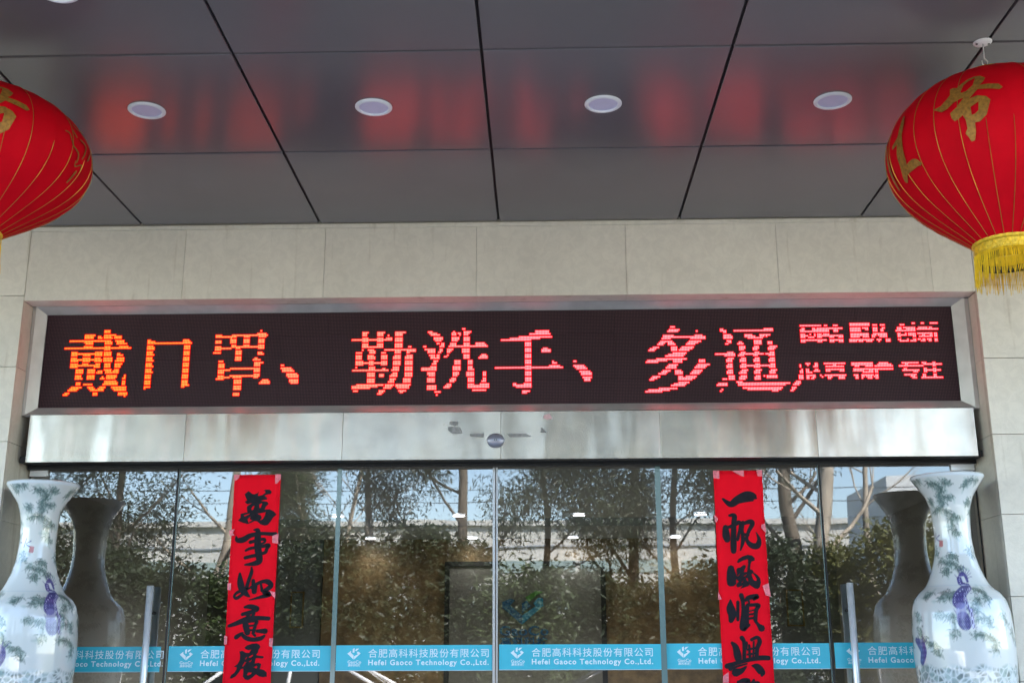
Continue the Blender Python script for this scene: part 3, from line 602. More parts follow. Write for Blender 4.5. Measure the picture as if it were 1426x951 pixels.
# =================================================================== PORCH CEILING
ceil = empty('ceiling', (0, 0, 4.297)); tag(ceil, kind='structure')
CY = [0.0, -1.1415, -2.2716, -3.405, -4.54]
MB().box(-7.3, 7.3, -4.60, -0.001, 0.016, 0.35).build('soffit_backing', M['ceil_gap'], ceil)
MB().box(-7.32, 7.32, -4.66, -4.60, -0.06, 0.42).build('canopy_fascia', M['alu'], ceil)
rng = random.Random(4)
tile_me = {}
for i in range(-6, 6):
    for j in range(4):
        y1, y0 = CY[j] - (0.014 if j == 0 else 0.009), CY[j + 1] + 0.009
        key = (j,)
        if key not in tile_me:
            b = MB()
            h = (y1 - y0) / 2
            w = 0.6 - 0.0075
            c = 0.002
            b.add([(-w + c, -h + c, 0), (w - c, -h + c, 0), (w - c, h - c, 0), (-w + c, h - c, 0),
                   (-w, -h, c), (w, -h, c), (w, h, c), (-w, h, c), (-w, -h, .015), (w, -h, .015), (w, h, .015), (-w, h, .015)],
                  [(3, 2, 1, 0), (0, 1, 5, 4), (1, 2, 6, 5), (2, 3, 7, 6), (3, 0, 4, 7), (4, 5, 9, 8), (5, 6, 10, 9), (6, 7, 11, 10), (7, 4, 8, 11)])
            o = b.build('ceiling_panel', M['ceil'], ceil)
            tile_me[key] = o.data
        else:
            o = inst('ceiling_panel', tile_me[key], ceil)
        o.location = (0.6 + 1.2 * i, (y0 + y1) / 2, 0)
        o.rotation_euler = (R(rng.uniform(-.18, .18)), R(rng.uniform(-.16, .16)), 0)

def downlight(x, y, label):
    t = empty('downlight', (x, y, 4.297)); tag(t, label, 'ceiling light', 'round white downlights in the porch ceiling')
    MB().lathe([(0.098, -0.001), (0.098, -0.005), (0.093, -0.009), (0.082, -0.012), (0.079, -0.0115), (0.076, -0.0025)], 40).build('rim', M['white_plastic'], t, True)
    MB().lathe([(0.0001, -0.0035), (0.060, -0.0035), (0.0770, -0.0030)], 40).build('diffuser', M['diffuser'], t)
names = ["leftmost", "second from the left", "second from the right", "rightmost"]
for k, x in enumerate((-1.808, -0.599, 0.612, 1.812)):
    downlight(x, -1.695, names[k] + " downlight in the row nearest the stone wall")
for k, x in enumerate((-1.82, -0.60, 0.61, 1.815)):
    downlight(x, -2.842, names[k] + " downlight in the second row of ceiling panels from the wall" if k else "downlight cut off by the top edge, above the left lantern")

# =================================================================== STONE FACADE
fac = empty('stone_entrance_wall', (0, 0, 0)); tag(fac, "beige stone cladding with lintel and side pillars around the glass entrance", 'wall')
XL, XR = -3.152, 3.108
MB().box(-7.3, XL - 0.025, 0.022, 0.029, 0, 4.6).build('mortar_bed', M['joint'], fac)
MB().box(XR + 0.025, 7.3, 0.022, 0.029, 0, 4.6).build('mortar_bed', M['joint'], fac)
MB().box(XL - 0.02, XR + 0.02, 0.022, 0.13, 3.80, 4.6).build('mortar_bed', M['joint'], fac)
lj = [XL, -2.10, -1.16, -0.148, 0.842, 1.837, 2.835, XR]
for a, b in zip(lj[:-1], lj[1:]):
    e = rng.uniform(-.0012, .0012)
    MB().cbox(a + .0009, b - .0009, 0.0 + e, 0.021, 3.776, 4.262, 0.0012).build('stone_panel', M['stone'], fac)
MB().cbox(XL, XR, -0.006, 0.021, 4.2635, 4.292, 0.001).build('top_trim', M['stone'], fac)
# soffit under the lintel
for a, b in zip(lj[:-1], lj[1:]):
    MB().box(a + .001, b - .001, 0.022, 0.134, 3.776, 3.79).build('stone_panel', M['stone'], fac)
zj = [-0.01, 0.34, 0.84, 1.34, 1.835, 2.331, 2.832, 3.326, 3.812, 4.292]
for s in (-1, 1):
    for z0, z1 in zip(zj[:-1], zj[1:]):
        xs = ((XR, 3.92), (3.92, 4.95), (4.95, 5.98), (5.98, 7.0)) if s > 0 else ((-4.0, XL), (-5.03, -4.0), (-6.06, -5.03), (-7.0, -6.06))
        for a, b in xs:
            e = rng.uniform(-.0015, .0015)
            MB().cbox(a + .0016, b - .0016, -0.003 + e, 0.021, z0 + .0016, z1 - .0016, 0.0015).build('stone_panel', M['stone'], fac)
        # return (jamb) faces
        if s > 0: MB().box(XR, XR + 0.018, 0.0225, 0.42, z0 + .0016, min(z1, 3.774) - .0016).build('stone_panel', M['stone'], fac) if z0 < 3.7 else None
        else: MB().box(XL - 0.018, XL, 0.0225, 0.42, z0 + .0016, min(z1, 3.774) - .0016).build('stone_panel', M['stone'], fac) if z0 < 3.7 else None

# =================================================================== LED DISPLAY
LY, LX0, LZT, LP = 0.20, -3.071, 3.734, 0.01
led = empty('led_display', (0, LY, LZT)); tag(led, "long dark led display with scrolling red chinese message above the doors", 'led sign')
MB().box(LX0, LX0 + 6.08, 0.010, 0.06, -0.64, 0.0).build('cabinet', M['black'], led)
bme = MB().cbox(-0.1597, 0.1597, 0, 0.008, -0.0797, 0.0797, 0.0006).v and MB()
bme.cbox(-0.1598, 0.1598, 0, 0.008, -0.0798, 0.0798, 0.0006)
first = None
for i in range(19):
    for j in range(4):
        x = LX0 + 0.16 + 0.32 * i; z = -0.08 - 0.16 * j
        e = rng.uniform(0, .0012)
        if first is None:
            first = bme.build('led_module', M['led_board'], led, loc=(x, e, z))
        else:
            inst('led_module', first.data, led, (x, e, z), (R(rng.uniform(-.15, .15)), 0, R(rng.uniform(-.12, .12))))
# lit diodes: cores, plus added red glowing quads imitating bloom around them
def led_mat(name, c0, c1, strength):
    m = bpy.data.materials.new(name); m.use_nodes = True
    nt = m.node_tree; N = nt.nodes; Lk = nt.links
    N.remove(N["Principled BSDF"])
    em = N.new("ShaderNodeEmission"); em.inputs[1].default_value = strength
    geo = N.new("ShaderNodeNewGeometry"); sp = N.new("ShaderNodeSeparateXYZ"); Lk.new(geo.outputs["Position"], sp.inputs[0])
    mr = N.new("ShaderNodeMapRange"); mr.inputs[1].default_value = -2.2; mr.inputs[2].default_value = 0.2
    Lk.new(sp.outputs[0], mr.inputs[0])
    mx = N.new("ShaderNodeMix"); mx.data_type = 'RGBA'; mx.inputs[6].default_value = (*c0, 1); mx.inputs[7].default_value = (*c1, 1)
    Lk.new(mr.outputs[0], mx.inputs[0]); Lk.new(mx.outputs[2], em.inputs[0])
    Lk.new(em.outputs[0], N["Material Output"].inputs[0])
    return m
core_m = led_mat("lit_diode", (1.0, 0.085, 0.012), (1.0, 0.088, 0.098), 0.95)  # orange-to-pink drift along the sign imitates view and exposure in the colour
halo_m = led_mat("red_bloom_halo", (1.0, 0.003, 0.004), (1.0, 0.003, 0.014), 0.15)
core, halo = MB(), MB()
lit = [[0] * 608 for _ in range(64)]
for r, runs in enumerate(LED_ROWS):          # each row: start column, length, start column, length ...
    for q in range(0, len(runs), 2):
        for c in range(runs[q], runs[q] + runs[q + 1]): lit[r][c] = 1
for r in range(64):
    for c in range(608):
        if not lit[r][c]: continue
        x = LX0 + (c + .5) * LP; z = -(r + .5) * LP
        a = 0.0034
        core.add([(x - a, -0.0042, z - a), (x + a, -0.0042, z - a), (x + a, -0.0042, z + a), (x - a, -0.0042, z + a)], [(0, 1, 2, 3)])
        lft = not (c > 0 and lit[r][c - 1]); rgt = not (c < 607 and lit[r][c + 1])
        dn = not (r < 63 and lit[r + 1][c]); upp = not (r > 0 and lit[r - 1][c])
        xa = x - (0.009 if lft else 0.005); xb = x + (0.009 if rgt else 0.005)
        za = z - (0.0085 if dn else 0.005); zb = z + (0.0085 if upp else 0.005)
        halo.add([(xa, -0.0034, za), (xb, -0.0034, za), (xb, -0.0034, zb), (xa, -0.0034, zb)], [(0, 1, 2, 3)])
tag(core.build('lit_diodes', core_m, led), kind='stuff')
tag(halo.build('diode_bloom', halo_m, led), kind='stuff')
# funnel frame of four mitred steel pieces
fr_o = (-3.128, 3.078, 3.036, 3.776)   # outer x0 x1 z0 z1 at y=.14
fr_i = (LX0 - .002, LX0 + 6.082, 3.0925, 3.7345)
def quadpiece(pts, name, thick=0.02):
    b = MB(); n = len(pts)
    v = [Vector(p) for p in pts]
    nrm = (v[1] - v[0]).cross(v[2] - v[0]).normalized()
    b.add(v + [p - nrm * thick for p in v], [tuple(range(n)), tuple(range(2 * n - 1, n - 1, -1))] + [(i, i + n, (i + 1) % n + n, (i + 1) % n) for i in range(n)])
    return b.build(name, M['steel_trim'])
fa, fb = 0.140, LY - 0.002
ox0, ox1, oz0, oz1 = fr_o; ix0, ix1, iz0, iz1 = fr_i
frame_t = empty('display_frame', (0, 0, 0)); tag(frame_t, "slanted grey steel surround of the long dark screen with red writing", 'frame')
for pts in ([(ox0, fa, oz0), (ox1, fa, oz0), (ix1, fb, iz0), (ix0, fb, iz0)],
            [(ix0, fb, iz1), (ix1, fb, iz1), (ox1, fa, oz1), (ox0, fa, oz1)],
            [(ox0, fa, oz1), (ox0, fa, oz0), (ix0, fb, iz0), (ix0, fb, iz1)],
            [(ix1, fb, iz1), (ix1, fb, iz0), (ox1, fa, oz0), (ox1, fa, oz1)]):
    o = quadpiece(pts, 'frame_rail'); o.parent = frame_t
MB().box(XL + .002, ox0 - .001, 0.141, 0.18, 3.03, 3.774).build('filler_strip', M['steel_trim'], frame_t)
MB().box(ox1 + .001, XR - .002, 0.141, 0.18, 3.03, 3.774).build('filler_strip', M['steel_trim'], frame_t)

# =================================================================== STEEL HEADER
hd = empty('steel_door_header', (0, 0, 0)); tag(hd, "dented brushed steel header box above the glass doors", 'door header')
hx = [-3.086, -2.05, -1.02, 0.01, 1.04, 2.045, 3.060]
for a, b in zip(hx[:-1], hx[1:]):
    w = (b - a) / 2
    o = MB().cbox(-w + .0006, w - .0006, 0, 0.004, 2.717, 3.030, 0.0015).build('header_panel', M['steel'], hd, loc=((a + b) / 2, 0.128 + rng.uniform(0, .0008), 0))
    o.rotation_euler = (R(rng.uniform(-.05, .05)), 0, R(rng.uniform(-.05, .05)))
MB().box(-3.086, 3.06, 0.1335, 0.165, 2.719, 3.028).build('header_box', M['dark_metal'], hd)
MB().box(-3.14, 3.10, 0.166, 0.42, 2.7205, 2.76).build('header_soffit', M['dark_metal'], hd)
MB().box(-3.14, 3.10, 0.29, 0.325, 2.696, 2.7195).build('track_rail', M['dark_metal'], hd)
for pts, mm in (([(-.335, 2.930), (-.30, 2.932), (-.255, 2.925), (-.238, 2.888), (-.30, 2.884), (-.33, 2.905)], 'residue'),
                ([(-.32, 2.965), (-.27, 2.968), (-.268, 2.945), (-.29, 2.935), (-.325, 2.95)], 'residue'),
                ([(-.19, 2.885), (-.10, 2.888), (-.102, 2.860), (-.19, 2.868)], 'residue'),
                ([(.05, 2.882), (.17, 2.884), (.21, 2.862), (.07, 2.862)], 'residue'),
                ([(.27, 2.925), (.31, 2.888), (.265, 2.888)], 'residue'),
                ([(.29, 3.005), (.33, 3.012), (.345, 2.98), (.31, 2.972), (.285, 2.985)], 'residue_pink'),
                ([(-.36, 2.945), (-.352, 2.948), (-.35, 2.94)], 'residue')):
    o = poly(MB(), pts, 0.1255, 0.1265).build('tape_residue', M[mm], hd)
sens = empty('motion_sensor', (-0.024, 0.125, 2.838)); tag(sens, "oval grey motion sensor in the middle of the steel header", 'sensor')
eg = MB()
prof = [(0.0001, -0.030)] + [(0.058 * math.sin(t), -0.030 * math.cos(t)) for t in [PI / 2 * k / 8 for k in range(1, 9)]] + [(0.058, 0.003)]
eg.lathe(prof, 28, axis='y')
o = eg.build('shell', mat("violet_grey_plastic", (0.30, 0.30, 0.36), rough=0.28, metal=0.5), sens, True); o.scale = (1, 1, 0.82)
o = MB().box(-0.007, 0.007, -0.0325, -0.027, -0.006, 0.006).build('sensor_window', M['black'], sens)
MB().lathe([(0.0001, -0.0335), (0.003, -0.0335), (0.003, -0.032)], 10, axis='y').build('sensor_eye', M['band_white'], sens)

# =================================================================== GLASS DOORS
GY = 0.34
seams = [-3.140, -2.142, -1.063, -0.031, 1.028, 2.090, 3.100]
def band_logo(mb):
    poly(mb, [(-.045, .006), (-.022, .024), (-.022, .010), (-.005, -.004), (-.005, -.030)], -.0004, .0004)
    poly(mb, [(-.002, -.030), (.040, .008), (.022, .020), (.014, .010), (.022, .002), (-.002, -.010)], -.0004, .0004)
    poly(mb, [(-.012, .012), (.000, .012), (.000, .040), (-.012, .034)], -.0004, .0004)
    poly(mb, [(.010, .020), (.030, .038), (.012, .036), (.004, .026)], -.0004, .0004)
dnames = ["swing glass door at the far left behind the tall vase, with a steel tube handle",
          "glass door leaf carrying the left red couplet",
          "plain glass door leaf just left of the central joint, with a full blue band",
          "plain glass door leaf just right of the central joint, in front of the blue wall logo",
          "glass door leaf carrying the right red couplet",
          "swing glass door at the far right behind the tall vase, with a steel tube handle"]
for k in range(6):
    x0, x1 = seams[k], seams[k + 1]
    d = empty('glass_door', ((x0 + x1) / 2, GY, 0)); tag(d, dnames[k], 'glass door')
    c = (x0 + x1) / 2; w = (x1 - x0) / 2
    yo = (0.0, 0.016, 0.0, 0.0, 0.016, 0.0)[k]
    g0, g1 = -w + .003, w - .003
    b = MB(); b.add([(g0, yo, 0.02), (g1, yo, 0.02), (g1, yo, 2.712), (g0, yo, 2.712)], [(0, 1, 2, 3)])
    b.build('pane', M['glass'], d)
    # ground glass edges
    if k in (0, 5):
        for xx in (g0, g1): MB().box(xx - .0025, xx + .0025, yo - .006, yo + .006, 0.02, 2.712).build('pane_edge', M['dark_metal'], d)
    elif k == 2:
        MB().box(g0 - .020, g0 + .010, yo - .004, yo + .012, 0.02, 2.712).build('pane_edge', M['glass_edge'], d)
        MB().box(g1 - .016, g1 - .0005, yo - .013, yo + .006, 0.02, 2.712).build('edge_profile', M['alu'], d)
    elif k == 3:
        MB().box(g0 + .0005, g0 + .010, yo - .013, yo + .006, 0.02, 2.712).build('edge_profile', M['alu'], d)
        MB().box(g1 - .010, g1 + .026, yo - .004, yo + .012, 0.02, 2.712).build('pane_edge', M['glass_edge'], d)
    elif k == 1:
        MB().box(g0, g0 + .006, yo - .006, yo + .006, 0.02, 2.712).build('pane_edge', M['glass_edge'], d)
    else:
        MB().box(g1 - .006, g1, yo - .006, yo + .006, 0.02, 2.712).build('pane_edge', M['glass_edge'], d)
    # blue safety band
    zt = 1.565 + 0.0022 * c; zb = zt - 0.157
    a0, a1 = (-w + .016, w - .012)
    if k == 0: a1 = w - 0.03
    if k == 2: a1 = w - .020
    if k == 3: a0 = -w + .022
    band = MB(); band.add([(a0, yo - .0035, zb), (a1, yo - .0035, zb), (a1, yo - .0035, zt), (a0, yo - .0035, zt),
                           (a0, yo - .0015, zb), (a1, yo - .0015, zb), (a1, yo - .0015, zt), (a0, yo - .0015, zt)],
                          [(0, 1, 2, 3), (4, 7, 6, 5), (0, 4, 5, 1), (1, 5, 6, 2), (2, 6, 7, 3), (3, 7, 4, 0)])
    bo = band.build('safety_band', M['band'], d)
    MB().box(a0, a1, yo - .0040, yo - .0036, zb, zb + .004).build('band_border', M['band_edge'], bo)
    tx = a0 + (0.205 if k not in (0,) else 0.17)
    lgo = MB(); band_logo(lgo)
    lg = lgo.build('logo_mark', M['band_white'], bo, loc=(a0 + 0.118, yo - .0042, zb + .100))
    text_mesh('lettering', "GaoCo", 0.026, M['band_white'], bo, (a0 + 0.075, yo - .0042, zb + .046), 0.0003, 0.0004, 1.05, width=0.086)
    text_mesh('lettering', "高科科技", 0.018, M['band_white'], bo, (a0 + 0.078, yo - .0042, zb + .028), 0.0003, 0.0003, 1.0, width=0.080)
    text_mesh('lettering', "合肥高科科技股份有限公司", 0.058, M['band_white'], bo, (a0 + 0.205, yo - .0042, zb + .086), 0.0003, 0.0002, 1.14, width=0.765)
    text_mesh('lettering', "Hefei Gaoco Technology Co.,Ltd.", 0.046, M['band_white'], bo, (a0 + 0.205, yo - .0042, zb + .036), 0.0003, 0.0011, 1.18, width=0.765)
    if k in (0, 5):
        hxp = (-2.247 if k == 0 else 2.214) - c
        # outer and inner tube with stand-offs
        for yy in (-0.075, 0.075):
            MB().tube([(hxp, yy, 0.72), (hxp, yy, 1.936)], 0.0215, 20).build('handle', M['chrome'], d, True)
        for zz in (0.92, 1.77):
            MB().tube([(hxp, -0.056, zz), (hxp, 0.056, zz)], 0.010, 12).build('handle_bolt', M['dark_metal'], d, True)
        px0, px1 = ((-w + .004, -w + .125) if k == 0 else (w - .155, w - .002))
        MB().box(px0, px1, yo - .016, yo + .016, 2.655, 2.704).build('patch_fitting', M['chrome'], d, bevel=.003)

# =================================================================== COUPLETS
def couplet(x0, x1, zt, strokes, outlines, label, tapes, name='paper_couplet'):
    t = empty(name, ((x0 + x1) / 2, GY - .006, 0)); tag(t, label, 'couplet')
    c = (x0 + x1) / 2
    nx, nz = 8, 46; zb = 0.92
    b = MB(); rg = random.Random(int(zt * 1000 + x0 * 77))
    vs = []
    for j in range(nz + 1):
        for i in range(nx + 1):
            x = x0 - c + (x1 - x0) * i / nx; z = zt - (zt - zb) * j / nz
            if i in (0, nx): x += rg.uniform(-.0012, .0012)
            y = 0.0018 * math.sin(z * 9 + i * .7) + 0.0012 * math.sin(x * 31 + z * 4) - 0.0012
            vs.append((x, y, z))
    fs = [(j * (nx + 1) + i, (j + 1) * (nx + 1) + i, (j + 1) * (nx + 1) + i + 1, j * (nx + 1) + i + 1) for j in range(nz) for i in range(nx)]
    b.add(vs, fs)
    p = b.build('paper', M['paper'], t, True)
    md = p.modifiers.new("thickness", 'SOLIDIFY'); md.thickness = 0.0005; md.offset = 0
    groups = {}
    kk = [0]
    ink = MB()
    for st in strokes:
        kk[0] += 1
        yk = -0.0055 - 0.00006 * kk[0]
        pts = [(st[i] / 1000 - c, st[i + 1] / 1000, st[i + 2] / 1000) for i in range(0, len(st), 3)]
        pts = [(a, q, ww * 1.22 + 0.001) for a, q, ww in pts]
        ribbon(ink, pts, lambda a, yk=yk: (a[0], yk, a[1]), 8)
    for n_, rings in enumerate(outlines):
        rg_ = [[(v / 1000 - (c if q % 2 == 0 else 0)) for q, v in enumerate(r)] for r in rings]
        filled(ink, rg_, lambda p, n_=n_: (p[0], -0.0056 - .00015 * n_, p[1]))
    ink.build('brush_writing', M['ink'], t)
    for (cx_, cz, pts) in tapes:
        poly(MB(), [(cx_ + px, cz + pz) for px, pz in pts], -.0115, -.0110).build('tape', M['tape'], t)
wl = (-1.762, -1.455); wr = (1.398, 1.716)
cL = (wl[0] + wl[1]) / 2; cR = (wr[0] + wr[1]) / 2
hL = (wl[1] - wl[0]) / 2; hR = (wr[1] - wr[0]) / 2
couplet(wl[0], wl[1], 2.658, STROKES['cl'], STROKES['outl'], "red paper couplet on the left glass door, its top brush character a dense square one",
        [(-hL + .018, 2.64, [(-.02, .018), (.018, .018), (.012, -.006), (-.008, -.022), (-.02, -.018)]),
         (hL - .016, 2.625, [(-.02, .034), (.018, .034), (.018, .004), (-.006, -.03), (-.018, -.028)]),
         (-hL + .008, 2.28, [(-.02, .015), (.014, .02), (.004, -.005), (.016, -.02), (-.016, -.024)]),
         (hL - .012, 2.235, [(-.024, .02), (.018, .036), (.018, -.03), (-.02, -.024)]),
         (-hL + .010, 1.93, [(-.012, .024), (.01, .024), (.01, -.02), (-.012, -.018)]),
         (hL - .010, 1.885, [(-.026, .022), (.014, .01), (.014, -.03), (-.004, -.012)]),
         (-hL + .006, 1.60, [(-.010, .028), (.010, .02), (.010, -.028), (-.008, -.03)]),
         (hL - .006, 1.58, [(-.014, .028), (.010, .03), (.008, -.028), (-.014, -.02)])])
couplet(wr[0], wr[1], 2.665, STROKES['cr'], STROKES['outr'], "red paper couplet on the right glass door, its top brush character a single bar",
        [(-hR + .018, 2.640, [(-.02, .024), (.020, .024), (.020, -.03), (-.02, -.026)]),
         (0.01, 2.645, [(-.05, .018), (.03, .020), (.030, -.022), (.012, -.018)]),
         (hR - .018, 2.645, [(-.02, .02), (.018, .02), (.018, -.022), (-.012, -.02)]),
         (-hR + .004, 2.35, [(-.012, .03), (.012, .0), (.002, -.022), (-.01, -.02)]),
         (hR - .012, 2.29, [(-.012, .02), (.012, .028), (.014, -.035), (-.016, .0)]),
         (hR - .012, 1.90, [(-.028, .024), (.012, .04), (.02, -.044), (-.012, -.036)]),
         (-hR + .004, 1.86, [(-.012, .03), (.010, -.02), (-.012, -.022)]),
         (-hR + .016, 1.36, [(-.018, .01), (.018, .034), (.016, -.03), (-.02, -.028)])])

# =================================================================== PORCELAIN VASES
VPROF = [(0.155, 0.50), (0.165, 0.52), (0.160, 0.56), (0.168, 0.66), (0.190, 0.80), (0.222, 0.98), (0.250, 1.16), (0.268, 1.337),
         (0.275, 1.429), (0.279, 1.533), (0.277, 1.638), (0.269, 1.744), (0.253, 1.811), (0.224, 1.851), (0.181, 1.884), (0.155, 1.932),
         (0.134, 1.986), (0.112, 2.067), (0.103, 2.163), (0.105, 2.259), (0.113, 2.343), (0.136, 2.413), (0.183, 2.483), (0.209, 2.520), (0.2105, 2.527)]
def vase_radius(z):
    zz = np.array([p[1] for p in VPROF]); rr = np.array([p[0] for p in VPROF])
    # smooth by cubic resampling
    return np.interp(z, zz, rr)
zs = np.linspace(VPROF[0][1], VPROF[-1][1], 340)
rs = vase_radius(zs)
ker = np.array([1, 2, 3, 4, 3, 2, 1], float); ker /= ker.sum()
rs2 = np.convolve(np.pad(rs, 3, mode='edge'), ker, 'valid')
NT = 440
TH = np.linspace(-PI, PI, NT, endpoint=False)
TT, ZZ = np.meshgrid(TH, zs)
RR = np.repeat(rs2[:, None], NT, 1)
PXY = np.stack([RR * np.cos(TT), RR * np.sin(TT), ZZ], -1).reshape(-1, 3)
rs_ = np.random.RandomState(3)
def sdist(strokes, jit=0.0, soft=0.004, n=5):
    """coverage 0..1 of soft strokes evaluated at every vase vertex"""
    cov = np.zeros(TT.shape)
    for st in strokes:
        pts = [(st[i] / 10 * PI / 180, st[i + 1] / 1000, st[i + 2] / 1000) for i in range(0, len(st), 3)]
        q = catmull(pts, n)
        for a, b in zip(q[:-1], q[1:]):
            zc = (a[1] + b[1]) / 2
            j0 = np.searchsorted(zs, min(a[1], b[1]) - 0.06); j1 = np.searchsorted(zs, max(a[1], b[1]) + 0.06)
            if j1 <= j0: continue
            Rl = np.interp(zc, zs, rs2)
            dx = ((TT[j0:j1] - a[0] + PI) % (2 * PI) - PI) * Rl; dz = ZZ[j0:j1] - a[1]
            ex = (b[0] - a[0]) * Rl; ez = b[1] - a[1]
            L2 = ex * ex + ez * ez + 1e-12
            t = np.clip((dx * ex + dz * ez) / L2, 0, 1)
            w = (a[2] + (b[2] - a[2]) * t) / 2
            d = np.hypot(dx - t * ex, dz - t * ez)
            c = np.clip((w + soft - d) / (2 * soft), 0, 1)
            cov[j0:j1] = np.maximum(cov[j0:j1], c)
    return cov
def spray(base, n, spread, ln, wd, ang0, ang1):
    """short needle strokes scattered along the base strokes"""
    out = []
    for st in base:
        pts = [(st[i], st[i + 1], st[i + 2]) for i in range(0, len(st), 3)]
        q = catmull(pts, 3)
        for p in q:
            for _ in range(n):
                z = p[1] + rs_.normal() * spread * .7
                Rl = float(np.interp(z / 1000, zs, rs2))
                th = p[0] + math.degrees(rs_.normal() * spread / 1000 / Rl) * 10
                a = math.radians(rs_.uniform(ang0, ang1)); l = ln * rs_.uniform(.5, 1.3)
                th2 = th + math.degrees(l * math.cos(a) / 1000 / Rl) * 10
                out.append([th, z, wd * rs_.uniform(.5, 1.3), th2, z + l * math.sin(a), 1.0])
    return out
def shift(strokes, dth, dz):
    return [[(v + dth if i % 3 == 0 else (v + dz if i % 3 == 1 else v)) for i, v in enumerate(st)] for st in strokes]
green = STROKES['green']
extra = shift(green, 1250, -10) + shift(green, -1150, 15)
C = np.ones((*TT.shape, 3)) * np.array([0.70, 0.725, 0.712])
tint = 0.5 + 0.5 * np.sin(TT * 3 + ZZ * 9) * np.sin(TT * 7 - ZZ * 5)
C *= (0.97 + 0.03 * tint)[..., None]
wash = sdist(spray([[v * (1.6 if i % 3 == 2 else 1) for i, v in enumerate(s)] for s in green + extra], 2, 16, 26, 12, 130, 330), soft=0.009)
C = C * (1 - wash[..., None] * 0.50) + np.array([0.13, 0.33, 0.28]) * (wash[..., None] * 0.50)
g1 = sdist(spray(green + extra, 11, 12, 20, 7.0, 120, 330), soft=0.003)
core_ = sdist([[v * (0.55 if i % 3 == 2 else 1) for i, v in enumerate(s)] for s in green + extra], soft=0.004)
gcov = np.clip(np.maximum(g1 * .88, core_ * .80), 0, 1)[..., None]
gcol = np.array([0.010, 0.075, 0.058]) + 0.022 * tint[..., None] * np.array([0.4, 1, 0.9])
C = C * (1 - gcov) + gcol * gcov
br = sdist(spray(green + extra, 1, 8, 34, 2.6, 150, 300), soft=0.0015)[..., None] * .75
C = C * (1 - br) + np.array([0.025, 0.032, 0.03]) * br
# river stones around the lower belly
def vor(scale, seed):
    rg = np.random.RandomState(seed)
    zlo, zhi = 0.86, 1.455
    n = int(scale)
    pt = np.stack([rg.uniform(-PI, PI, n), rg.uniform(zlo, zhi, n)], -1)
    j1 = np.searchsorted(zs, zhi + .02); j0 = np.searchsorted(zs, zlo - .02)
    F1 = np.full(TT[j0:j1].shape, 9.0); F2 = F1.copy(); ID = np.zeros(F1.shape, int)
    for k in range(n):
        ja = np.searchsorted(zs[j0:j1], pt[k, 1] - .05); jb = np.searchsorted(zs[j0:j1], pt[k, 1] + .05)
        dx = ((TT[j0 + ja:j0 + jb] - pt[k, 0] + PI) % (2 * PI) - PI) * 0.27; dz = (ZZ[j0 + ja:j0 + jb] - pt[k, 1])
        d = np.hypot(dx, dz)
        f1 = F1[ja:jb]; f2 = F2[ja:jb]; idd = ID[ja:jb]
        m1 = d < f1
        f2[...] = np.where(m1, f1, np.minimum(f2, d)); idd[...] = np.where(m1, k, idd); f1[...] = np.where(m1, d, f1)
    return j0, j1, F1, F2, rg.uniform(0, 1, n)[ID]
j0, j1, F1, F2, RV = vor(1500, 5)
edge = np.clip((F2 - F1) / 0.010, 0, 1)
topf = np.clip((1.452 + 0.012 * np.sin(TT[j0:j1] * 11) - ZZ[j0:j1]) / 0.02, 0, 1) * np.clip((ZZ[j0:j1] - 0.86) / 0.02, 0, 1)
st_c = np.where((RV > .30)[..., None], np.array([0.20, 0.29, 0.29]) * (0.65 + .95 * RV[..., None]), np.array([0.05, 0.12, 0.12]))
st_c = st_c * (0.55 + .45 * np.clip(F1 / .010, 0, 1)[..., None])
st_c = st_c * edge[..., None] + np.array([0.74, 0.80, 0.82]) * (1 - edge[..., None])
C[j0:j1] = C[j0:j1] * (1 - topf[..., None] * .85) + st_c * (topf[..., None] * .85)
bl = [[(v * 1.3 if i % 3 == 2 and n_ < 7 else v) for i, v in enumerate(s)] for n_, s in enumerate(STROKES['blue'])]; bl = bl + shift(bl[:15], 1700, -20)
bc = sdist(bl + spray(bl[4:6], 5, 9, 12, 3.0, 10, 350), soft=0.002)[..., None]
scl = 0.5 + 0.5 * np.sin(TT * 170) * np.sin(ZZ * 640)
C = C * (1 - bc) + (np.array([0.030, 0.022, 0.165]) + (scl[..., None] ** 3) * np.array([0.26, 0.26, 0.42])) * bc
dc = sdist(STROKES['dots'], soft=0.001)[..., None] * (0.5 + 0.5 * np.sign(np.sin(ZZ * 520)))[..., None]
C = C * (1 - dc) + np.array([0.62, 0.62, 0.85]) * dc
pc = sdist(STROKES['pale'], soft=0.004)[..., None] * .7
C = C * (1 - pc) + np.array([0.22, 0.20, 0.46]) * pc
lc = sdist(STROKES['lace'], soft=0.003)[..., None] * (0.5 + 0.5 * np.sign(np.sin(TT * 300) * np.sin(ZZ * 900) - .05))[..., None]
C = C * (1 - lc) + np.array([0.62, 0.62, 0.85]) * lc
rc = sdist(STROKES['red'], soft=0.0015)[..., None] * .8
C = C * (1 - rc) + np.array([0.45, 0.03, 0.03]) * rc
ring = (np.abs(ZZ - 1.889) < .003)[..., None] * 0.35
C = C * (1 - ring) + np.array([0.45, 0.55, 0.62]) * ring
C[-3:] = np.array([0.70, 0.76, 0.80])
me = bpy.data.meshes.new('body')
nZ = len(zs)
idx = np.arange(nZ * NT).reshape(nZ, NT)
A = idx[:-1]; B = idx[1:]
F = np.stack([A, np.roll(A, -1, 1), np.roll(B, -1, 1), B], -1).reshape(-1, 4)
me.vertices.add(nZ * NT); me.vertices.foreach_set('co', PXY.astype(np.float32).ravel())
me.loops.add(F.size); me.loops.foreach_set('vertex_index', F.ravel().astype(np.int32))
me.polygons.add(len(F)); me.polygons.foreach_set('loop_start', np.arange(0, F.size, 4, dtype=np.int32))
me.polygons.foreach_set('use_smooth', np.ones(len(F), bool))
me.update(calc_edges=True)
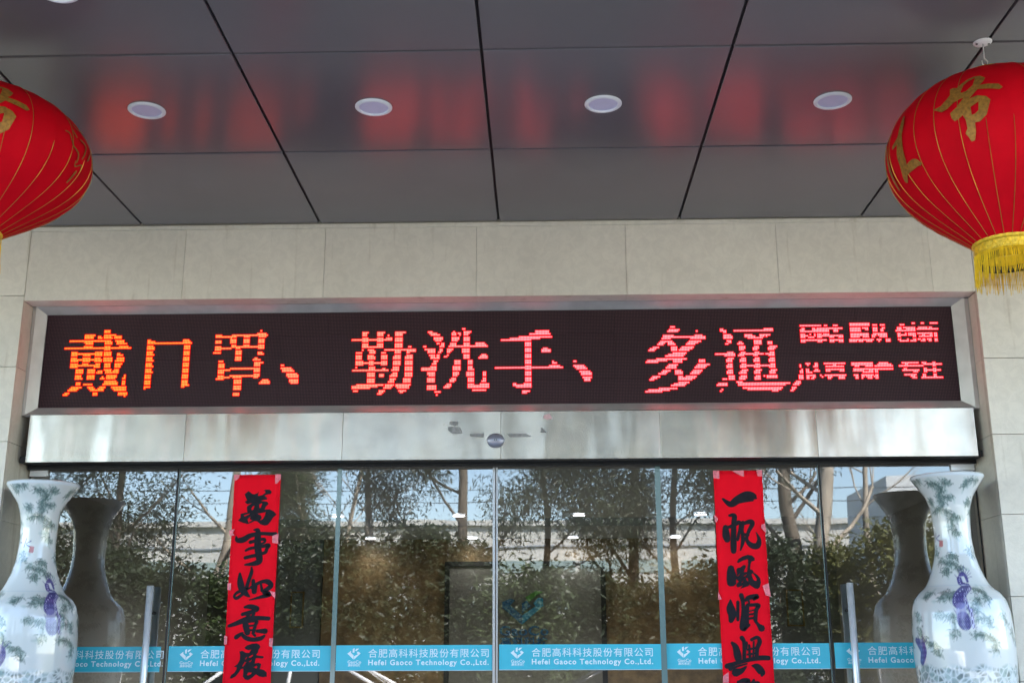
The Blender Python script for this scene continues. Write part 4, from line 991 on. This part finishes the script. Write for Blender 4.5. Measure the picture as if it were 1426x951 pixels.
ca = me.color_attributes.new('glaze', 'FLOAT_COLOR', 'POINT')
ca.data.foreach_set('color', np.concatenate([C.reshape(-1, 3), np.ones((nZ * NT, 1))], 1).astype(np.float32).ravel())
pm_ = bpy.data.materials.new("painted_porcelain"); pm_.use_nodes = True
nt = pm_.node_tree; p_ = nt.nodes["Principled BSDF"]
at = nt.nodes.new("ShaderNodeAttribute"); at.attribute_name = 'glaze'
nt.links.new(at.outputs["Color"], p_.inputs["Base Color"])
p_.inputs["Roughness"].default_value = 0.32; p_.inputs["Coat Weight"].default_value = 1.0; p_.inputs["Coat Roughness"].default_value = 0.02; p_.inputs["Coat IOR"].default_value = 1.6
me.materials.append(pm_)
plain = mat("plain_porcelain", (0.66, 0.70, 0.72), rough=0.15, coat=0.8)
vase = empty('porcelain_vase', (2.770, -0.08, -0.060)); vase.scale = (1.033,) * 3; tag(vase, "tall painted porcelain vase in front of the right stone pillar", 'vase', 'tall porcelain vases flanking the entrance')
vb = bpy.data.objects.new('body', me); col.objects.link(vb); vb.parent = vase
MB().lathe([(0.2105, 2.527), (0.2085, 2.533), (0.204, 2.533), (0.199, 2.524), (0.175, 2.483), (0.128, 2.413), (0.105, 2.343), (0.097, 2.259), (0.094, 2.163), (0.10, 2.06), (0.0001, 2.0)], 96).build('rim', plain, vase, True)
std = empty('vase_stand', (2.770, -0.08, 0)); std.scale = (1, 1, 0.912); tag(std, "dark lacquered wooden stand under the right vase", 'stand', 'dark stands under the vases')
MB().lathe([(0.0001, 0.0), (0.24, 0.0), (0.25, 0.02), (0.25, 0.06), (0.21, 0.10), (0.19, 0.25), (0.20, 0.40), (0.235, 0.44), (0.235, 0.497), (0.0001, 0.497)], 48).build('turned_body', M['wood_dark'], std, True)
for k in range(4):
    t = PI / 4 + k * PI / 2
    MB().tube([(0.25 * math.cos(t), 0.25 * math.sin(t), 0.0), (0.22 * math.cos(t), 0.22 * math.sin(t), 0.12), (0.20 * math.cos(t), 0.20 * math.sin(t), 0.30)], [0.03, 0.022, 0.018], 8).build('bracket', M['wood_dark'], std, True)
v2 = copy_tree(vase); v2.location = (-2.857, -0.08, -0.072); v2.rotation_euler = (0, 0, R(66))
v2['label'] = "tall painted porcelain vase in front of the left stone pillar"
s2 = copy_tree(std); s2.location = (-2.857, -0.08, 0); s2.scale = (1, 1, 0.888); s2['label'] = "dark lacquered wooden stand under the left vase"
for ch in kids(v2):
    ch.location.z = 0.0

# =================================================================== LANTERNS
RA, RB = 0.476, 0.383
ZC0, ZC1 = -0.366, 0.366      # where the collars cut the body
def lant_r(z): return RA * math.sqrt(max(0.0, 1 - (z / RB) ** 2)) 
def zlow(z):
    """the cloth is drawn down towards the lower collar"""
    return z if z >= 0 else z - LOWD * (1 - lant_r(z) / RA) ** 2.5
def lant_surf(th, z, off=0.0):
    sc_ = 1 - 0.008 * (1 - abs(math.cos(14 * th))) if False else 1 - 0.010 * abs(math.sin(14 * th))
    r = lant_r(z) * sc_ + off
    return (r * math.cos(th), r * math.sin(th), zlow(z))
LOWD = 0.2
def make_lantern(loc, rz, label, glyphs, vis, ra, rb, low, outl_):
    global RA, RB, ZC0, ZC1, LOWD
    LOWD = low
    RA, RB = ra, rb
    ZC0 = -rb * math.sqrt(1 - (0.138 / ra) ** 2); ZC1 = -ZC0
    t = empty('red_lantern', loc, 0); tag(t, label, 'lantern', 'red festival lanterns hanging from the porch ceiling')
    b = MB(); nT, nZ_ = 28 * 8, 60
    phis = [math.asin(ZC0 / RB) + (math.asin(ZC1 / RB) - math.asin(ZC0 / RB)) * j / nZ_ for j in range(nZ_ + 1)]
    for ph in phis:
        z = RB * math.sin(ph)
        for k in range(nT):
            th = 2 * PI * k / nT
            b.v.append(lant_surf(th + rz, z)[0:3] if False else lant_surf(th, z))
    for j in range(nZ_):
        for k in range(nT):
            k2 = (k + 1) % nT
            b.f.append((j * nT + k, j * nT + k2, (j + 1) * nT + k2, (j + 1) * nT + k))
    b.build('body', M['lantern_red'], t, True)
    # gold ribs
    rib_full = MB(); rib_half = MB()
    def rib(mb, p0, p1):
        n = 34
        for i in range(n):
            pass
        b0 = len(mb.v)
        for i in range(n + 1):
            ph = p0 + (p1 - p0) * i / n; z = RB * math.sin(ph); r = lant_r(z) + 0.0022
            w = 0.0013 if 0 < i < n else 0.0003
            mb.v += [(r * math.cos(0), -w, zlow(z)), (r + .002, 0, zlow(z)), (r, w, zlow(z))]
        for i in range(n):
            a = b0 + i * 3
            mb.f += [(a, a + 1, a + 4, a + 3), (a + 1, a + 2, a + 5, a + 4)]
    rib(rib_full, phis[0], phis[-1]); rib(rib_half, phis[0], math.asin(-0.03 / RB))
    f0 = h0 = None
    for k in range(28):
        th = 2 * PI * k / 28
        half = k in vis
        if half:
            if h0 is None: h0 = rib_half.build('rib', M['gold_rib'], t); o = h0
            else: o = inst('rib', h0.data, t)
        else:
            if f0 is None: f0 = rib_full.build('rib', M['gold_rib'], t); o = f0
            else: o = inst('rib', f0.data, t)
        o.rotation_euler = (0, 0, th)
    for strokes, dth, dz in glyphs:
        g_ = MB()
        for i, st in enumerate(strokes):
            off = 0.0035 + 0.00012 * i
            pts = []
            for q in range(0, len(st), 3):
                z = st[q + 1] / 1000 + dz
                pts.append((st[q] / 10 * PI / 180 + dth, z, st[q + 2] / 1000 * 1.42))
            z_m = sum(p[1] for p in pts) / len(pts); rl = lant_r(z_m); 
            slope = math.sqrt(max(.1, 1 - (z_m / RB) ** 2))
            # metric space: x = theta*r, y = arc along meridian
            mp_ = [(p[0] * rl, p[1] / slope, p[2]) for p in pts]
            def surf(a, rl=rl, slope=slope, off=off):
                z = max(ZC0, min(ZC1, a[1] * slope)); th = a[0] / rl
                r = lant_r(z) + off
                n = math.hypot(1, 0)
                return (r * math.cos(th), r * math.sin(th), zlow(z) + (0.003 if z > 0 else -0.003))
            ribbon(g_, mp_, surf, 8)
        g_.build('gold_character', M['gold'], t)
    for dth, dz in outl_:
        g_ = MB()
        rings = [[(v / 10 if q % 2 == 0 else v / 1000 + dz) for q, v in enumerate(r)] for r in STROKES['jieo']]
        def surf2(p):
            z = max(ZC0, min(ZC1, p[1])); th = R(p[0]) + dth; r = lant_r(z) + 0.0035
            return (r * math.cos(th), r * math.sin(th), zlow(z) + 0.003)
        filled(g_, rings, surf2, 4)
        g_.build('gold_character', M['gold'], t)
    # collars, fringe, hanger
    ZC0 = zlow(ZC0)
    MB().lathe([(0.0001, ZC0 - 0.004), (0.142, ZC0 - 0.004), (0.150, ZC0 + .006), (0.150, ZC0 + 0.018), (0.140, ZC0 + 0.024)], 56).build('collar', M['gold_brocade'], t, True)
    MB().lathe([(0.142, ZC0 - 0.006), (0.1425, ZC0 - 0.050), (0.140, ZC0 - 0.052), (0.1385, ZC0 - 0.006)], 56).build('brocade_band', M['gold_brocade'], t, True)
    MB().lathe([(0.134, ZC0 - 0.056), (0.133, ZC0 - 0.088), (0.131, ZC0 - 0.054)], 48).build('black_band', M['black'], t, True)
    rg = random.Random(int(abs(loc[0]) * 100)); fb_ = MB(); fc = MB()
    for k in range(400):
        th = 2 * PI * k / 400 + rg.uniform(-.008, .008)
        if rg.random() < 0.06: continue
        ln = rg.uniform(0.105, 0.148) if rg.random() < .88 else rg.uniform(.06, .09)
        r0 = 0.1425 + rg.uniform(-.001, .004)
        ptsl = []
        dr = rg.uniform(-.004, .012); dt = rg.uniform(-.02, .02)
        for q in range(5):
            s_ = q / 4
            a = th + dt * s_ + rg.uniform(-.004, .004)
            rr_ = r0 + dr * s_ * s_
            ptsl.append((rr_ * math.cos(a), rr_ * math.sin(a), ZC0 - 0.046 - ln * s_))
        fb_.tube(ptsl, [0.0012, 0.0014, 0.0013, 0.0012, 0.0008], 3, cap=False)
    tag(fb_.build('fringe', M['yellow'], t), kind='stuff')
    for k in range(16):
        a0 = 2 * PI * k / 16; pl = []
        for q in range(9):
            s_ = q / 8; a = a0 + s_ * 2 * PI / 16 * 1.05
            pl.append((0.1455 * math.cos(a), 0.1455 * math.sin(a), ZC0 - 0.008 - 0.040 * math.sin(PI * s_)))
        fc.tube(pl, 0.0011, 4, cap=False)
    fc.build('cord_swags', M['yellow'], t)
    MB().lathe([(0.10, ZC1 + 0.030), (0.125, ZC1 + 0.025), (0.13, ZC1 + 0.006), (0.148, ZC1), (0.15, ZC1 - .008), (0.13, ZC1 - 0.012)], 48).build('top_collar', M['gold_brocade'], t, True)
    wire = MB()
    zt_ = 4.297 - loc[2]
    wire.tube([(-0.12, 0, ZC1 + .01), (-0.06, 0, ZC1 + .045), (0, 0, ZC1 + .062), (0.06, 0, ZC1 + .045), (0.12, 0, ZC1 + .01)], 0.0022, 6)
    wire.tube([(0.004, 0, ZC1 + .058), (0.003, 0, ZC1 + .085), (0, 0.004, ZC1 + .095), (-0.003, 0, ZC1 + .085), (-0.004, 0, ZC1 + .058)], 0.0022, 6)
    wire.build('hanging_wire', mat("red_wire", (0.45, 0.03, 0.03), rough=0.4), t, True)
    # ceiling plate and hook stay with the ceiling
    h = empty('ceiling_hook', (loc[0], loc[1], 4.297)); tag(h, ("white round ceiling plate with hook holding the right lantern" if loc[0] > 0 else "white round ceiling plate with hook holding the left lantern"), 'hook', 'hooks holding the lanterns')
    MB().lathe([(0.0001, -0.010), (0.030, -0.010), (0.042, -0.004), (0.043, 0.0)], 28).build('plate', M['white_plastic'], h, True)
    for s_ in (-1, 1): MB().lathe([(0.0001, -0.0125), (0.005, -0.012), (0.006, -0.008)], 10, cx=s_ * 0.028).build('screw', M['dark_metal'], h, True)
    hk = MB(); ztop = -0.01; zbt = -(zt_ - ZC1 - .085)
    hk.tube([(0, 0, ztop), (0, 0, zbt + .035), (0.012, 0, zbt + .018), (0.010, 0, zbt + .002), (0, 0, zbt - .006), (-0.012, 0, zbt + .004), (-0.014, 0, zbt + .022)], 0.0028, 8)
    hk.build('hook', M['chrome'], h, True)
    return t
g_r = [(STROKES['jia'], 0, 0), (STROKES['jia'], PI, 0)]
g_l = [(STROKES['orn'], 0, 0), (STROKES['jia'], R(64.6), -0.035)]
half_r = {k for k in range(28) if min(abs(((k * 360 / 28) - a + 180) % 360 - 180) for a in (-106.6 - 14 + 360, -106 + 8, -170)) < 7}
make_lantern((2.380, -2.272, 3.725), 0, "big red lantern with gold characters hanging at the right corner of the porch", g_r, half_r, 0.487, 0.383, 0.19, ((0, 0), (PI, 0)))
half_l = {k for k in range(28) if min(abs(((k * 360 / 28) - a + 180) % 360 - 180) for a in (-48, -20, 0)) < 7}
make_lantern((-2.380, -2.272, 3.780), 0, "big red lantern with gold characters hanging at the left corner of the porch", g_l, half_l, 0.512, 0.328, 0.16, ((R(65.5), -0.035), (R(65.5) + PI, -0.035)))

# =================================================================== GROUNDS OPPOSITE THE ENTRANCE (seen mirrored in the glass)
M['bark_pale'] = mat("pale_bark", (0.34, 0.29, 0.23), rough=0.9, var=0.35, vscale=6, bump=0.6, bscale=18, stretch=(1, 1, .3))
M['bark_dark'] = mat("dark_bark", (0.13, 0.105, 0.08), rough=0.9, var=0.35, vscale=6, bump=0.6, bscale=18, stretch=(1, 1, .3))
M['leaf_a'] = mat("leaf_dark", (0.029, 0.042, 0.016), rough=0.5, var=0.45, vscale=2.2, translucent=0.25)
M['leaf_b'] = mat("leaf_mid", (0.046, 0.068, 0.020), rough=0.5, var=0.5, vscale=2.0, translucent=0.3)
M['leaf_c'] = mat("leaf_yellow", (0.115, 0.12, 0.03), rough=0.55, var=0.45, vscale=2.0, translucent=0.3)

def leaf_cloud(name, material, parent, centres, per, spread, ln, wd, droop, seed):
    rg = np.random.RandomState(seed)
    cs = np.repeat(np.array(centres, float), per, 0)
    n = len(cs)
    pos = cs[:, :3] + rg.normal(size=(n, 3)) * np.array(spread)
    az = rg.uniform(0, 2 * PI, n); el = rg.normal(droop, 0.5, n)
    d = np.stack([np.cos(az) * np.cos(el), np.sin(az) * np.cos(el), np.sin(el)], -1)
    u = rg.normal(size=(n, 3)); s = np.cross(d, u); s /= np.linalg.norm(s, axis=1)[:, None]
    l = ln * rg.uniform(.6, 1.3, n)[:, None]; w = wd * rg.uniform(.7, 1.3, n)[:, None]
    V = np.stack([pos, pos + d * l * .45 + s * w, pos + d * l, pos + d * l * .45 - s * w], 1).reshape(-1, 3)
    me = bpy.data.meshes.new(name)
    me.vertices.add(4 * n); me.vertices.foreach_set('co', V.astype(np.float32).ravel())
    me.loops.add(4 * n); me.loops.foreach_set('vertex_index', np.arange(4 * n, dtype=np.int32))
    me.polygons.add(n); me.polygons.foreach_set('loop_start', np.arange(0, 4 * n, 4, dtype=np.int32))
    me.update(calc_edges=True)
    me.materials.append(material)
    o = bpy.data.objects.new(name, me); col.objects.link(o); o.parent = parent
    return o

def grow(mb, rg, p, d, l, r, depth, tips, spreadang=0.55, upb=0.12, nseg=4, kids_n=(2, 3), shrink=0.68):
    pts = [p]; rads = [r]
    for i in range(nseg):
        d = (d + Vector((rg.uniform(-.14, .14), rg.uniform(-.14, .14), rg.uniform(-.06, .10) + upb * .3))).normalized()
        p = p + d * (l / nseg)
        pts.append(p); rads.append(r * (1 - 0.4 * (i + 1) / nseg))
        if depth <= 2: tips.append(tuple(p))
    mb.tube(pts, rads, 5 if r < .03 else 7, cap=False)
    if depth == 0: return
    for k in range(rg.randint(*kids_n)):
        a = rg.uniform(0, 2 * PI)
        perp = Vector((math.cos(a), math.sin(a), 0)); perp = (perp - d * perp.dot(d)).normalized()
        nd = (d * math.cos(spreadang * rg.uniform(.6, 1.3)) + perp * math.sin(spreadang * rg.uniform(.6, 1.3)) + Vector((0, 0, upb))).normalized()
        i0 = rg.randint(max(1, nseg - 2), nseg)
        grow(mb, rg, pts[i0], nd, l * shrink * rg.uniform(.8, 1.15), rads[i0] * 0.52, depth - 1, tips, spreadang, upb, nseg, kids_n, shrink)

def tree(name, label, cat, group, x, y, trunk_r, trunk_pts, bark, depth, blen, leafm=None, per=0, spread=(.3, .3, .3), ln=.12, wd=.012, droop=-.5, seed=0, nb=5, upb=.15, zmin=None):
    t = empty(name, (x, y, -0.016)); tag(t, label, cat, group)
    rg = random.Random(seed)
    tp = [Vector(p) for p in trunk_pts]
    q = catmull([(p.x, p.y, p.z) for p in tp], 4)
    n = len(q); rads = [trunk_r * (1 - .55 * i / (n - 1)) for i in range(n)]
    rads[0] *= 1.3
    MB().tube([tuple(a) for a in q], rads, 10).build('trunk', bark, t, True)
    br = MB(); tips = []
    for k in range(nb):
        i = int(n * (.38 + .6 * (k + 1) / (nb + .6))); i = min(i, n - 1)
        a = rg.uniform(0, 2 * PI)
        d = Vector((math.cos(a), math.sin(a), rg.uniform(.35, 1.0))).normalized()
        grow(br, rg, Vector(q[i]), d, blen * rg.uniform(.7, 1.2), rads[i] * .34, depth, tips, upb=upb)
    d = (Vector(q[-1]) - Vector(q[-2])).normalized()
    grow(br, rg, Vector(q[-1]), d, blen, rads[-1] * .8, depth, tips, upb=upb)
    br.build('branches', bark, t, True)
    if leafm:
        tips = [p for p in tips if zmin is None or p[2] > zmin]
        leaf_cloud('crown', leafm, t, tips, per, spread, ln, wd, droop, seed + 50)
    return t

# reflected positions were measured through the mirror of the glass
TG = 'trees along the planting strip opposite'
tree('bare_tree', "pale forked bare tree mirrored left of the left couplet", 'tree', TG, -7.1, -18.3, .17, [(0, 0, 0), (.1, 0, 1.2), (-.05, 0, 2.6), (.25, .0, 3.8), (.35, 0, 5.2), (.5, 0, 6.8)], M['bark_pale'], 4, 1.9, seed=11, nb=6)
tree('bare_tree', "thin pale bare tree mirrored beside the joint strip left of centre", 'tree', TG, -3.9, -18.6, .09, [(0, 0, 0), (.05, 0, 2), (.2, 0, 4), (.1, 0, 6.5)], M['bark_pale'], 4, 1.5, seed=12, nb=6)
tree('bare_tree', "thin bare tree with slanting pale stem mirrored above the brown wall", 'tree', TG, -3.15, -17.6, .075, [(0, 0, 0), (-.1, 0, 2), (-.3, 0, 4), (-.5, 0, 6.2)], M['bark_pale'], 4, 1.4, seed=13, nb=6)
tree('leafy_tree', "tree with narrow leaves mirrored just left of the central door joint", 'tree', TG, -1.35, -15.4, .16, [(0, 0, 0), (.0, 0, 2), (.05, 0, 4), (.0, 0, 6.4)], M['bark_dark'], 3, 1.5, M['leaf_a'], 26, (.22, .22, .3), .15, .012, -.7, 14, 6, zmin=3.1)
tree('leafy_tree', "tree with narrow leaves mirrored just right of the central door joint", 'tree', TG, .35, -16.2, .10, [(0, 0, 0), (-.1, 0, 2), (.05, 0, 4), (-.1, 0, 6.0)], M['bark_dark'], 3, 1.4, M['leaf_a'], 26, (.25, .25, .3), .15, .012, -.7, 15, 6, zmin=3.3)
tree('leafy_tree', "broad leafy tree mirrored in the upper half of the door right of the centre", 'tree', TG, 2.0, -16.4, .16, [(0, 0, 0), (.1, 0, 2), (.2, 0, 4), (.3, 0, 6.4)], M['bark_dark'], 3, 1.8, M['leaf_a'], 40, (.36, .32, .28), .14, .013, -.5, 16, 7, zmin=3.6)
tree('leafy_tree', "leafy tree mirrored beside the left edge of the right couplet", 'tree', TG, 3.05, -15.8, .11, [(0, 0, 0), (0, 0, 2), (-.1, 0, 4), (.1, 0, 6.2)], M['bark_dark'], 3, 1.2, M['leaf_a'], 34, (.28, .25, .3), .14, .013, -.6, 17, 6, zmin=3.5)
tree('young_tree', "small dark young tree mirrored just right of the right couplet", 'tree', TG, 4.05, -12.9, .035, [(0, 0, 0), (.05, 0, 1.5), (.0, 0, 2.8), (.1, 0, 3.8)], M['bark_dark'], 3, .9, M['leaf_a'], 1, (.1, .1, .1), .10, .012, -.5, 18, 4)
tree('bare_tree', "stout rough-barked tree mirrored at the joint left of the right swing door", 'tree', TG, 4.95, -14.2, .20, [(0, 0, 0), (-.1, 0, 1.6), (.1, 0, 3.2), (-.05, 0, 4.6), (.25, 0, 6.4)], M['bark_dark'], 4, 1.8, seed=19, nb=5)
tree('bare_tree', "stout double-stemmed tree with a pale stem mirrored in the right swing door", 'tree', TG, 5.55, -13.8, .21, [(0, 0, 0), (.05, 0, 1.6), (-.12, 0, 3.2), (.1, 0, 4.8), (.05, 0, 6.4)], M['bark_pale'], 4, 1.9, seed=20, nb=5)
tree('leafy_tree', "dense evergreen tree mirrored in the left swing door", 'tree', TG, -9.0, -17.0, .14, [(0, 0, 0), (.0, 0, 2), (.1, 0, 4), (.1, 0, 6)], M['bark_dark'], 3, 1.9, M['leaf_a'], 30, (.38, .38, .42), .13, .016, -.3, 21, 8, zmin=1.6)
tree('leafy_tree', "evergreen tree mirrored at the far left behind the left vase", 'tree', TG, -11.2, -18.0, .14, [(0, 0, 0), (.0, 0, 2), (.1, 0, 4), (.1, 0, 6.2)], M['bark_dark'], 3, 1.9, M['leaf_b'], 26, (.38, .38, .42), .13, .016, -.3, 22, 8, zmin=1.6)
tree('conical_tree', "light green upright tree mirrored right beside the left couplet", 'tree', TG, -5.55, -20.0, .10, [(0, 0, 0), (.0, 0, 2), (.05, 0, 4), (.0, 0, 6.4)], M['bark_dark'], 3, .95, M['leaf_b'], 30, (.22, .20, .30), .12, .014, .1, 23, 9, zmin=1.8)
tree('bare_tree', "slanting bare tree mirrored between the left couplet and the left joint strip", 'tree', TG, -5.1, -21.2, .09, [(0, 0, 0), (.15, 0, 2), (.45, 0, 4), (.9, 0, 6.6)], M['bark_pale'], 4, 1.6, seed=24, nb=6)
tree('bare_tree', "thin bare tree mirrored behind the right vase", 'tree', TG, 7.4, -17.5, .10, [(0, 0, 0), (.1, 0, 2), (-.1, 0, 4), (.1, 0, 6.4)], M['bark_pale'], 4, 1.8, seed=25, nb=7)

# shrubs of the hedge
def shrub(x, y, h, w, leafm, per, seed, label, dens=60):
    t = empty('shrub', (x, y, -0.016)); tag(t, label, 'shrub', 'shrubs along the planting strip opposite')
    rg = random.Random(seed); st = MB(); cs = []
    for k in range(9):
        a = rg.uniform(0, 2 * PI); rr_ = rg.uniform(.05, w * .5)
        top = Vector((rr_ * math.cos(a) * 1.3, rr_ * math.sin(a), h * rg.uniform(.6, .98)))
        st.tube([(rg.uniform(-.08, .08), rg.uniform(-.08, .08), 0), tuple(top * .5 + Vector((0, 0, .1))), tuple(top)], [.018, .012, .005], 5, cap=False)
    for k in range(dens):
        z = h * rg.uniform(.06, 1.0) ** .8
        ww = w * (1.0 - .45 * max(0, z / h - .45) / .55)
        a = rg.uniform(0, 2 * PI); rr_ = ww * math.sqrt(rg.random())
        cs.append((rr_ * math.cos(a), rr_ * math.sin(a) * .8, z))
    st.build('stems', M['bark_dark'], t, True)
    leaf_cloud('crown', leafm, t, cs, per, (.19, .19, .16), .14, .022, -.1, seed + 9)
places = [(-10.6, 2.9, 'a'), (-9.1, 3.3, 'a'), (-7.7, 3.0, 'a'), (-6.5, 2.6, 'a'), (-5.3, 2.5, 'b'), (-4.1, 2.9, 'a'), (-3.1, 3.15, 'a'), (-2.1, 3.2, 'a'), (-1.1, 3.0, 'a'),
          (0.0, 2.5, 'b'), (1.1, 2.4, 'a'), (2.2, 2.35, 'a'), (3.3, 2.5, 'a'), (4.4, 3.1, 'a'), (5.6, 2.9, 'c'), (6.7, 3.3, 'c'), (7.9, 3.0, 'b'), (9.2, 3.1, 'a')]
where = ["far left behind the left vase", "between the left vase and the left door handle", "beside the left door handle", "left of the left couplet", "right behind the left couplet",
         "right of the left couplet", "left part of the door left of the centre", "middle of the door left of the centre", "just left of the central joint",
         "just right of the central joint, under the logo", "middle of the door right of the centre", "right part of the door right of the centre", "left of the right couplet",
         "right of the right couplet", "beside the right door handle", "between the right door handle and the right vase", "behind the right vase", "far right behind the right vase"]
for k, (x, h, c) in enumerate(places):
    kindw = {'a': 'dark', 'b': 'mid green', 'c': 'yellow-green'}[c]
    shrub(x, -12.6 - (k % 3) * .5, h + .35, 1.0, M['leaf_' + c], (230 if 4 <= k <= 13 else 160), 100 + k, kindw + " shrub mirrored in the glass, " + where[k], 62)

# low fence behind the shrubs
fen = empty('rail_fence', (0, -19.4, 0)); tag(fen, "dark thin rail fence mirrored behind the shrubs", 'fence')
for z in (1.1, 2.0, 2.9): MB().box(-24, 24, -.02, .02, z, z + .045).build('rail', M['dark_metal'], fen)
pme = MB().box(-.03, .03, -.03, .03, -.016, 3.0)
pf = pme.build('post', M['dark_metal'], fen, loc=(-23.5, 0, 0))
for k in range(1, 20): inst('post', pf.data, fen, (-23.5 + k * 2.47, 0, 0))

# overhead wires
pw = MB()
for dz, y in ((0, -27), (-.35, -27.2)):
    pw.tube([(-40 + 8 * i, y, 6.9 + dz - .0025 * (40 ** 2 - (-40 + 8 * i) ** 2) * .15) for i in range(11)], .012, 5)
po = pw.build('power_lines', M['black']); tag(po, "two thin dark power lines crossing the mirrored sky", 'cable')

# white factory hall opposite
wb = mat("white_cladding", (0.50, 0.49, 0.46), rough=0.7, var=0.04, vscale=.6)
win = mat("factory_window", (0.26, 0.33, 0.32), rough=0.15, spec=0.8)
fb = empty('factory_building', (0, -67.5, 0)); tag(fb, "long white factory hall with bands of windows mirrored behind the trees", 'building')
MB().box(-34, 22, -12, 0, -0.016, 9.6).build('wall', wb, fb)
MB().box(-34.3, 22.3, -12.3, .3, 9.6, 9.95).build('parapet', wb, fb)
wm = MB().box(-1.45, 1.45, 0.0, .06, 0, .75)
w0 = None
for row, z in enumerate((1.2, 4.2, 6.6)):
    for i in range(17):
        x = -31.5 + i * 3.25
        if w0 is None: w0 = wm.build('window', win, fb, loc=(x, .0, z)); o = w0
        else: o = inst('window', w0.data, fb, (x, 0.0, z))
MB().box(-34, 22, 0.001, .12, 5.6, 5.75).build('ledge', M['alu'], fb)
MB().box(-34, 22, 0.001, .12, 8.2, 8.3).build('ledge', M['alu'], fb)
ob = empty('office_block', (19.5, -52, 0)); tag(ob, "grey-white office block with blue lettering mirrored left of the right vase's reflection", 'building')
MB().box(-1.4, 4.5, -8, 0, -0.016, 10.4).build('wall', mat("pale_grey_cladding", (0.52, 0.54, 0.56), rough=0.7), ob)
for i in range(3):
    for z in (1.5, 4.2, 6.6):
        MB().box(-.9 + i * 1.8, .3 + i * 1.8, 0.0, .05, z, z + 1.2).build('window', win, ob)
rb = mat("blue_letters", (0.05, 0.13, 0.5), rough=0.5)
text_mesh('lettering', "科技", 1.0, rb, ob, (2.2, 0.08, 8.7), .03, .01, 1.0, rot=(PI / 2, 0, PI), width=2.0)

# parked cars
def car(x, y, paint, label, rz=0.0):
    t = empty('parked_car', (x, y, -0.010), rz); tag(t, label, 'car', 'cars parked along the forecourt')
    L_ = 2.25
    low = [(-2.25, .32), (-2.28, .62), (-2.15, .82), (-1.9, .90), (-1.2, .95), (1.25, .92), (2.05, .74), (2.25, .60), (2.27, .32)]
    secs = [(-.86, .0), (-.80, .06), (0, .09), (.80, .06), (.86, .0)]
    b = MB(); n = len(low)
    for yy, rise in secs:
        for (px, pz) in low: b.v.append((px * (1 - .03 * (abs(yy) > .83)), yy, pz + rise * (1 if pz > .6 else 0)))
    for i in range(len(secs) - 1):
        for j in range(n - 1): b.f.append((i * n + j, i * n + j + 1, (i + 1) * n + j + 1, (i + 1) * n + j))
    b.f.append(tuple(range(n - 1, -1, -1))); b.f.append(tuple((len(secs) - 1) * n + j for j in range(n)))
    b.f += [((i) * n, (i + 1) * n, (i + 1) * n + n - 1, i * n + n - 1) for i in range(len(secs) - 1)]
    body = b.build('body', paint, t, True)
    cab = [(-1.75, .92), (-1.15, 1.38), (-.7, 1.45), (.25, 1.45), (.7, 1.30), (1.35, .93)]
    b = MB(); m_ = len(cab)
    for yy, s_ in ((-.76, 1.0), (-.60, 1.0), (0, 1.0), (.60, 1.0), (.76, 1.0)):
        for (px, pz) in cab:
            top = (pz - .92) / .53
            b.v.append((px, yy * (1 - .16 * top), pz + (.03 if yy == 0 and top > .5 else 0) - (.03 if abs(yy) > .7 and top > .5 else 0)))
    for i in range(4):
        for j in range(m_ - 1): b.f.append((i * m_ + j, i * m_ + j + 1, (i + 1) * m_ + j + 1, (i + 1) * m_ + j))
    b.f.append(tuple(range(m_ - 1, -1, -1))); b.f.append(tuple(4 * m_ + j for j in range(m_)))
    b.build('windows', car_glass, t, False)
    b = MB()
    b.add([(-1.18, -.64, 1.392), (.28, -.64, 1.452), (.28, .64, 1.452), (-1.18, .64, 1.392), (-.45, -.62, 1.475), (-.45, .62, 1.475), (-1.18, -.5, 1.42), (.28, -.5, 1.478), (.28, .5, 1.478), (-1.18, .5, 1.42), (-.45, 0, 1.51)],
          [(0, 4, 7, 6), (4, 1, 7), (6, 7, 8, 9), (9, 8, 5, 3), (8, 2, 5)])
    b.build('roof', paint, t)
    for yy in (-.70, .70):
        s_ = 1 if yy > 0 else -1
        for pts in ([(-1.75, .93), (-1.17, 1.38)], [(.68, 1.30), (1.35, .94)], [(-.25, .95), (-.2, 1.44)], [(-1.15, 1.385), (-.3, 1.455), (.28, 1.44), (.7, 1.305)]):
            q = MB(); q.tube([(px, (yy if pz < 1.2 else yy * .87) + s_ * .045, pz) for px, pz in pts], .032, 6); q.build('pillar', paint, t, True)
    for px in (-1.38, 1.38):
        for yy in (-.80, .80):
            w = MB().lathe([(0.0001, -.10), (.30, -.10), (.325, -.07), (.325, .07), (.30, .10), (.0001, .10)], 24, axis='y').build('wheel', M['black'], t, True, loc=(px, yy, .325))
            MB().lathe([(0.0001, -.112), (.19, -.108), (.20, .108), (.0001, .112)], 16, axis='y').build('rim', M['alu'], w)
    for yy in (-.62, .62):
        MB().box(2.14, 2.24, yy - .17, yy + .17, .60, .72).build('headlight', M['white_plastic'], t, bevel=.02)
        MB().box(-2.27, -2.17, yy - .15, yy + .15, .66, .80).build('tail_light', M['lantern_red'], t, bevel=.02)
car_glass = mat("car_glass", (0.01, 0.012, 0.014), rough=0.05, spec=0.9)
white_paint = mat("white_car_paint", (0.78, 0.78, 0.78), rough=0.3, coat=0.6)
black_paint = mat("black_car_paint", (0.015, 0.015, 0.018), rough=0.25, coat=0.8)
silver_paint = mat("silver_car_paint", (0.42, 0.43, 0.44), rough=0.3, metal=0.6, coat=0.6)
car(-3.3, -10.9, white_paint, "white car mirrored just under the blue band, right of the left couplet", R(4))
car(1.9, -11.0, black_paint, "black car mirrored under the blue band of the door right of the centre", R(180))
car(-8.3, -11.0, silver_paint, "silver car mirrored at the lower left, behind the left vase", R(2))
car(6.9, -11.0, black_paint, "black car mirrored at the lower right, behind the right vase", R(180))
